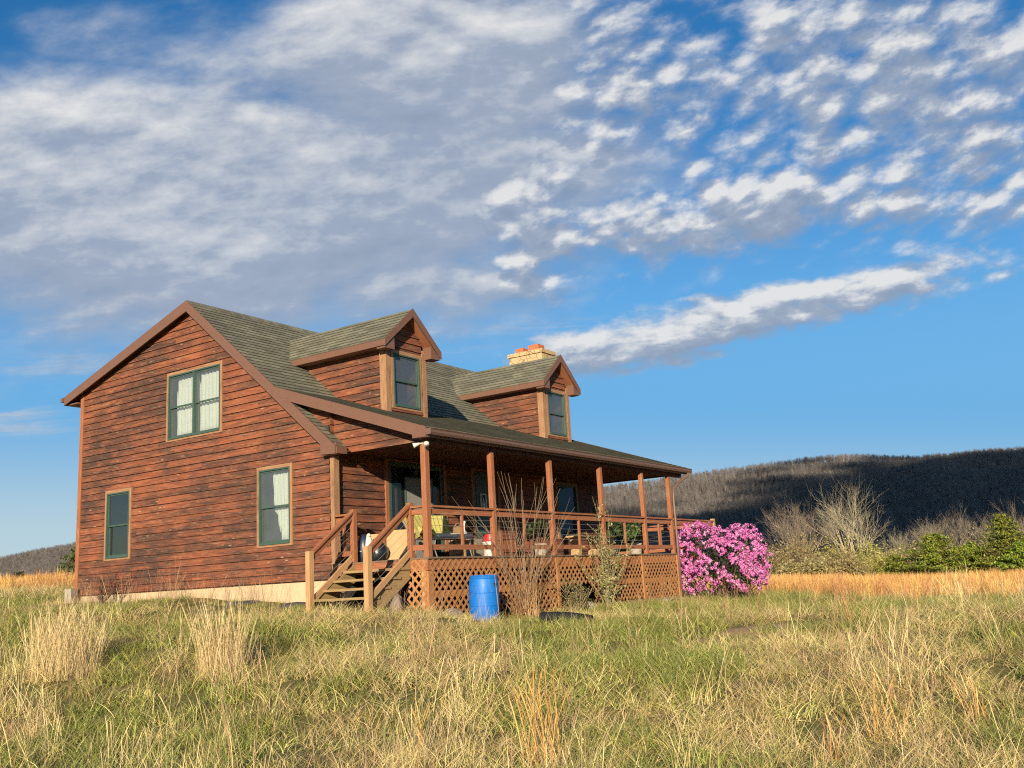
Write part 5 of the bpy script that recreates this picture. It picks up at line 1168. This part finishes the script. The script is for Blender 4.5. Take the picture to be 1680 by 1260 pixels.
def lob_pts(n, lo, hi):
    P, Dn = [], []
    w = np.array([a * c for _, _, _, a, _, c in LOB]); w /= w.sum()
    while len(P) < n:
        s, t_, z, a, b, c = LOB[q.choice(len(LOB), p=w)]; d = q.normal(size=3); d /= np.linalg.norm(d)
        k = lo + (hi - lo) * q.random(); k *= .86 + .30 * float(vnoise(d[0] * 3 + s * 5 + 20, d[1] * 3 + d[2] * 2.6 + 20, 3))
        v = np.array([s + d[0] * a * k, t_ + d[1] * b * k, z + d[2] * c * k])
        if v[2] < .16: continue
        if lo > .8 and any(((v[0] - S) / A) ** 2 + ((v[1] - T) / B) ** 2 + ((v[2] - Z) / Cc) ** 2 < .55 for S, T, Z, A, B, Cc in LOB): continue
        x, y = v[0] * RT2[0] + v[1] * FW[0], v[0] * RT2[1] + v[1] * FW[1]; dx, dy = d[0] * RT2[0] + d[1] * FW[0], d[0] * RT2[1] + d[1] * FW[1]
        P.append((x, y, v[2])); Dn.append((dx, dy, d[2]))
    return np.array(P), np.array(Dn)
P, Dn = lob_pts(2000, .86, 1.10)
keep = (P[:, 2] > .42 + .25 * (vnoise(P[:, 0] * 5, P[:, 1] * 5, 2) - .5)) & (vnoise(P[:, 0] * 3.4 + P[:, 2] * 2 + 30, P[:, 1] * 3.4 - P[:, 2] * 3 + 30, 6) > .20); P, Dn = P[keep], Dn[keep]
m = 13; c = np.repeat(P, m, 0); dd = q.normal(size=(len(c), 3)); dd /= np.linalg.norm(dd, axis=1)[:, None]; dd = dd + np.repeat(Dn, m, 0) * .8; dd /= np.linalg.norm(dd, axis=1)[:, None]
base = np.array([(.74, .21, .52), (.80, .29, .58), (.66, .15, .46), (.84, .40, .66), (.86, .50, .70)])[q.choice(5, len(P), p=[.34, .28, .24, .10, .04])]
n = len(c); pp = c + dd * (.035 + .03 * q.random((n, 1)))
cols = np.repeat(base, m, 0) * (.85 + .3 * q.random((n, 1)))
t_ = np.cross(dd, q.normal(size=(n, 3))); t_ /= np.linalg.norm(t_, axis=1)[:, None]; b_ = np.cross(dd, t_); s_ = .0185 * (.7 + .6 * q.random((n, 1)))
V = np.stack([pp - t_ * s_, pp + b_ * s_ + dd * .008, pp + t_ * s_, pp - b_ * s_ + dd * .008], 1).reshape(-1, 3)
link('blossom', np_mesh('blossom', V, np.arange(4 * n).reshape(n, 4), M_PETAL, np.repeat(cols, 4, 0)), bush)
P, Dn = lob_pts(4200, .50, 1.0); leaves('foliage', P, Dn, len(P), .045, [(.035, .055, .02), (.05, .075, .025), (.028, .042, .016)], q, bush, M_LEAF, .35)
st = []
for i in range(26):
    s, t2, z, a, b, c_ = LOB[i % len(LOB)]; e = np.array([s + q.normal(0, .3) * a, t2 + q.normal(0, .3) * b, z + .2 * c_]); b0 = np.array([q.normal(0, .28), q.normal(0, .2), -.05]); mid = (b0 + e) / 2 + q.normal(0, .08, 3); mid[2] -= .1
    pts = np.array([b0, (b0 + mid) / 2, mid, e]); X = np.column_stack([pts[:, 0] * RT2[0] + pts[:, 1] * FW[0], pts[:, 0] * RT2[1] + pts[:, 1] * FW[1], pts[:, 2]]); st.append((X, [.022, .018, .014, .006], (.17, .12, .08)))
branch_mesh(st, 5, M_TWIG, 'stems', bush, None)

# ---- bare shrub in front of the porch: long whippy stems fanning out of one root
q = np.random.default_rng(12); SX, SY = 2.02, -2.80; sz = H(SX, SY)
bs = thing('bare_shrub', 'leafless shrub with long whippy grey stems fanning up in front of the porch rail', 'shrub', (SX, SY, sz)); out = []
TIP = [(-0.05, .97), (.59, .94), (.77, 1.16), (1.25, 1.29), (1.66, 1.52), (1.77, 1.49), (2.01, 1.39), (2.21, 1.0), (2.51, 1.25), (2.87, 1.47), (3.14, .92), (4.46, .96), (4.0, .46), (3.65, 1.30), (.95, .53), (2.35, .67), (.25, .62), (3.3, .5), (1.4, .7)]
for i, (tx, tz) in enumerate(TIP):
    e = np.array([tx - SX, q.normal(0, .16) - .05, tz - sz])
    b = np.array([q.normal(0, .07), q.normal(0, .05), -.03]); pts = []
    for k in range(8):
        t = k / 7; p = b + (e - b) * np.array([t ** 1.25, t, t ** .92]); p[:2] += q.normal(0, .012, 2) * (0 < k < 7); pts.append(p)
    pts = np.array(pts); r = .0055 * (1 - .65 * np.linspace(0, 1, 8)); cc = (.30, .21, .145)
    out.append((0, pts, r, cc))
    for m_ in range(4):
        t = .35 + .5 * q.random(); k = min(int(t * 7), 6); d = (pts[k + 1] - pts[k]); d = d / np.linalg.norm(d) + np.array([q.normal(0, .55), q.normal(0, .3), .15]); grow(q, pts[k], d / np.linalg.norm(d), .35 + .5 * q.random(), .005, 1, out, (0,), .2, .12, .6, cc, 4)
for i in range(80):
    a = q.normal(0, .8); d = np.array([math.sin(a), q.normal(0, .3), abs(math.cos(a))]); grow(q, np.array([q.normal(0, .12), q.normal(0, .06), 0]), d / np.linalg.norm(d), .5 + .75 * q.random(), .006, 1, out, (2,), .05, .2, .7, (.36, .185, .095), 4)
branch_mesh([(p, r, c) for l, p, r, c in out if l == 0], 5, M_TWIG, 'stems', bs, None); branch_mesh([(p, r, c) for l, p, r, c in out if l > 0], 3, M_TWIG, 'twigs', bs, None)
# ---- leafy upright shrub and low ground shrubs against the lattice
def sprig_shrub(name, x, y, tips, cols, label, seed, nl=900, ls=.028, sc=(.30, .24, .14)):
    q = np.random.default_rng(seed); t = thing(name, label, 'shrub', (x, y, H(x, y) - .03)); out = []; P = []
    for dx, dy, hz in tips:
        pts = []; 
        for k in range(7): u = k / 6; pts.append(np.array([dx * u ** 1.2 + q.normal(0, .015), dy * u + q.normal(0, .015), hz * u]))
        pts = np.array(pts); out.append((pts, .010 * (1 - .8 * np.linspace(0, 1, 7)), sc)); 
        for m in range(5):
            k = q.integers(1, 6); d = np.array([q.normal(0, .6), q.normal(0, .5), .7]); d /= np.linalg.norm(d); L = .2 + .3 * q.random(); e = pts[k] + d * L; out.append((np.array([pts[k], (pts[k] + e) / 2 + q.normal(0, .01, 3), e]), [.005, .004, .002], sc)); P += [pts[k] + d * L * v for v in q.random(14)]
        P += [pts[int(v * 6)] + (pts[min(int(v * 6) + 1, 6)] - pts[int(v * 6)]) * (v * 6 % 1) for v in .2 + .8 * q.random(26)]
    branch_mesh(out, 4, M_TWIG, 'stems', t, None); P = np.array(P); P = P[q.integers(0, len(P), nl)] + q.normal(0, .025, (nl, 3)); d = q.normal(size=(nl, 3)) + np.array([-.3, -.3, .6]); d /= np.linalg.norm(d, axis=1)[:, None]
    leaves('foliage', P, d, nl, ls, cols, q, t, M_LEAF, .42); return t
q = np.random.default_rng(3)
sprig_shrub('leafy_shrub', 5.35, -2.72, [(q.normal(0, .42), q.normal(-.05, .15), 1.2 + .65 * q.random()) for _ in range(16)] + [(-.15, 0, 2.35), (.30, -.05, 2.15), (.95, -.1, 1.85)], [(.30, .24, .085), (.36, .28, .11), (.22, .20, .06), (.15, .17, .05), (.42, .35, .2)], 'upright yellowish leafy shrub in front of the hole in the lattice', 61, 1700)
sprig_shrub('low_shrub', 4.15, -2.70, [(q.normal(0, .35), q.normal(0, .15), .35 + .35 * q.random()) for _ in range(14)], [(.14, .13, .04), (.20, .14, .06), (.10, .12, .03), (.26, .17, .08)], 'low dark bronze-green shrub between the bare shrub and the lattice hole', 62, 900, .022)
sprig_shrub('dead_bramble', -.45, 6.35, [(q.normal(.0, .2), q.normal(-.2, .35), .3 + .55 * q.random()) for _ in range(12)], [(.09, .06, .05), (.14, .09, .06)], 'dark dead bramble leaning on the gable wall below the left window', 63, 120, .02, (.13, .085, .06))
# ------------------------------------------------------------------ wooded ridge
CR = np.array([(-1.3, .045), (-.9, .036), (-.60, .036), (-.5327, .0425), (-.4955, .0485), (-.4551, .0535), (-.35, .066), (-.2, .076), (-.05, .080), (.085, .0815), (.1262, .0845), (.158, .0880), (.2215, .0930), (.2851, .0980), (.3169, .1005), (.3485, .1002), (.4108, .0945), (.4487, .0950), (.4743, .0972), (.5247, .0975), (.7, .105), (1.0, .10), (1.4, .08)])
R0, R1 = 640., 2000.
def hill_pt(tx, s):
    """tx: direction right of the heading, s: 0 foot .. 1 crest .. 1.3 back"""
    cz = np.interp(tx, CR[:, 0], CR[:, 1]) + .0042; dist = (R0 + (R1 - R0) * s); zc = cz * R1
    prof = np.where(s < 1, np.clip(s, 0, 1) ** 1.25, 1 - (s - 1) * 1.6)
    rid = (fbm(tx * 9 + 3, s * 1.6, 77, 4) - .5) * 70 * np.clip(s * (1 - np.clip(s, 0, 1)) * 4, 0, 1)
    z = -4 + (zc + 4 - 1.) * prof + rid
    xy = CAM2 + (dist / np.sqrt(1 + tx * tx) * np.sqrt(1 + tx * tx))[..., None] * (FW + tx[..., None] * RT2)
    return np.concatenate([xy, z[..., None]], -1)
def make_hill():
    T = np.linspace(-1.3, 1.4, 220); S = np.linspace(0, 1.4, 60); tt, ss = np.meshgrid(T, S, indexing='ij'); V = hill_pt(tt, ss).reshape(-1, 3)
    n, m = tt.shape; i, j = np.meshgrid(np.arange(n - 1), np.arange(m - 1), indexing='ij'); a = (i * m + j).ravel(); F = np.stack([a, a + 1, a + m + 1, a + m], 1)
    o = link('hill', np_mesh('hill', V, F, M_HILL, smooth=True)); tag(o, 'long wooded ridge behind the field', 'hill', kind='structure')
make_hill()
def far_tree(i):
    q = np.random.default_rng(2000 + i); Ht = 13 + 4 * q.random(); ev = i == 0; li = []; P = []
    def cone(a, b, r0, r1, c):
        d = b - a; d = d / np.linalg.norm(d); x = np.cross(d, [.3, .9, .1]); x /= np.linalg.norm(x); y = np.cross(d, x); an = np.arange(3) * 2.094
        A = a + (x * np.cos(an)[:, None] + y * np.sin(an)[:, None]) * r0; B = b + (x * np.cos(an)[:, None] + y * np.sin(an)[:, None]) * r1
        return np.concatenate([A, B]), np.array([[0, 1, 4, 3], [1, 2, 5, 4], [2, 0, 3, 5]]), np.tile(c, (6, 1))
    bk = np.array([.235, .205, .18]) * (.8 + .4 * q.random())
    li.append(cone(np.array([0, 0, -1.]), np.array([q.normal(0, .3), q.normal(0, .3), Ht * .9]), (.30), .06, bk))
    for k in range(30):
        z = Ht * (.35 + .55 * q.random()); a = q.random() * 6.283; L = Ht * (.14 + .22 * q.random()); e = np.array([math.cos(a) * L * .55, math.sin(a) * L * .55, z + L * .75])
        li.append(cone(np.array([0, 0, z]), e, .075, .02, bk))
        for _ in range(3):
            t = .4 + .5 * q.random(); b = np.array([0, 0, z]) * (1 - t) + e * t; d = np.array([q.normal(0, .6), q.normal(0, .6), .8]); li.append(cone(b, b + d * L * .35, .045, .015, bk * 1.05))
    return merge(li)
variants('ftree', far_tree, 7)
def conifer(i):
    q = np.random.default_rng(2100 + i); Ht = 13; n = 500; z = Ht * (.15 + .85 * q.random(n)); r = (1 - z / Ht) * 3.4 * np.sqrt(q.random(n)) + .2; a = q.random(n) * 6.283
    p = np.column_stack([r * np.cos(a), r * np.sin(a), z]); d = q.normal(size=(n, 3)); d /= np.linalg.norm(d, axis=1)[:, None]; t = np.cross(d, q.normal(size=(n, 3))); t /= np.linalg.norm(t, axis=1)[:, None]; b = np.cross(d, t); s = .45
    V = np.stack([p - t * s, p + b * s * .5, p + t * s, p - b * s * .5], 1).reshape(-1, 3); c = np.array([.03, .042, .02]) * (.7 + .6 * q.random((n, 1)))
    return V, np.arange(4 * n).reshape(n, 4), np.repeat(c, 4, 0)
variants('conif', conifer, 2)
q = np.random.default_rng(99); n = 60000
tx = -.68 + 1.40 * q.random(n); s = .0 + 1.04 * q.random(n) ** .8
P = hill_pt(tx, s); P[:, 2] -= .5
scatter('hill_forest', 'ftree', P, .65 + .5 * q.random(n), 'leafless grey-brown forest covering the ridge', 'forest', tilt=.03)
# close-set trees on the skyline
n = 3200; tx = -.66 + 1.36 * q.random(n); P = hill_pt(tx, .985 + .03 * q.random(n)); P[:, 2] -= .8
scatter('ridge_trees', 'ftree', P, .55 + .55 * q.random(n), 'thin bare trees along the crest of the ridge', 'forest', tilt=.03)
n = 1300; tx = -.66 + 1.36 * q.random(n); s = q.random(n); k = fbm(tx * 14, s * 5, 12) > .56; P = hill_pt(tx[k], s[k])
scatter('hill_conifers', 'conif', P, .6 + .5 * q.random(k.sum()), 'dark conifers scattered through the bare forest on the ridge', 'forest', tilt=.03)
# ---- unseen cloud shapes added behind the camera to shade most of the ridge
def cloud_over(tx, s, tdist):
    p = hill_pt(np.array([tx]), np.array([s]))[0]; return Vector(p) - SUN * tdist
def make_shade_cloud():
    import bmesh
    bm = bmesh.new(); r = np.random.default_rng(4)
    BL = [(.24, .22, 62), (.30, .28, 70), (.36, .32, 80), (.42, .36, 92), (.48, .42, 100), (.55, .46, 105), (.62, .5, 110), (.36, .16, 60), (.45, .2, 90), (.54, .24, 100), (.45, .62, 80), (.53, .68, 90), (.60, .78, 95), (.20, .1, 60), (.28, .08, 60), (.12, .12, 60), (.05, .16, 60), (.16, .26, 55), (.22, .36, 60), (.08, .32, 50), (.30, .46, 60), (.38, .56, 65), (.32, .30, 60), (.0, .30, 60), (-.05, .12, 60), (.27, .50, 55), (.33, .60, 60), (.20, .48, 45), (.40, .72, 60), (.46, .90, 50), (.13, .42, 45), (.05, .40, 45), (.52, .9, 55), (.60, .97, 60), (.44, .80, 45), (.38, .48, 45)]
    for tx, s in ((.30, .78), (.34, .86), (.38, .95), (.26, .70), (.22, .60), (.17, .54), (.12, .54), (.06, .52), (.0, .5), (-.06, .42), (.40, 1.03), (.36, .74), (.29, .64), (.15, .62), (.24, .78), (.32, .92), (.09, .6)):
        for _ in range(3): BL.append((tx + r.normal(0, .025), s + r.normal(0, .05), 12 + 16 * r.random()))
    for tx, s, rad in BL:
        c = cloud_over(tx, s, 3600); 
        rad *= 2.05; m = Matrix.Translation(c) @ Matrix.Diagonal((1.1, 1.1, .42, 1)); v0 = len(bm.verts)
        bmesh.ops.create_icosphere(bm, subdivisions=3, radius=rad, matrix=m)
        bm.verts.ensure_lookup_table()
        for v in bm.verts[v0:]:
            k = float(fbm(np.array(v.co.x / 75), np.array(v.co.y / 75 + v.co.z / 60), 6)) - .5; v.co += (v.co - c) * k * .7
    me = bpy.data.meshes.new('cloud'); bm.to_mesh(me); bm.free(); me.materials.append(M_SHADE_CLOUD); me.polygons.foreach_set('use_smooth', [True] * len(me.polygons))
    tag(link('cloud', me), 'unseen cloud shapes added behind the camera to shade the ridge', 'cloud', kind='structure')
make_shade_cloud()
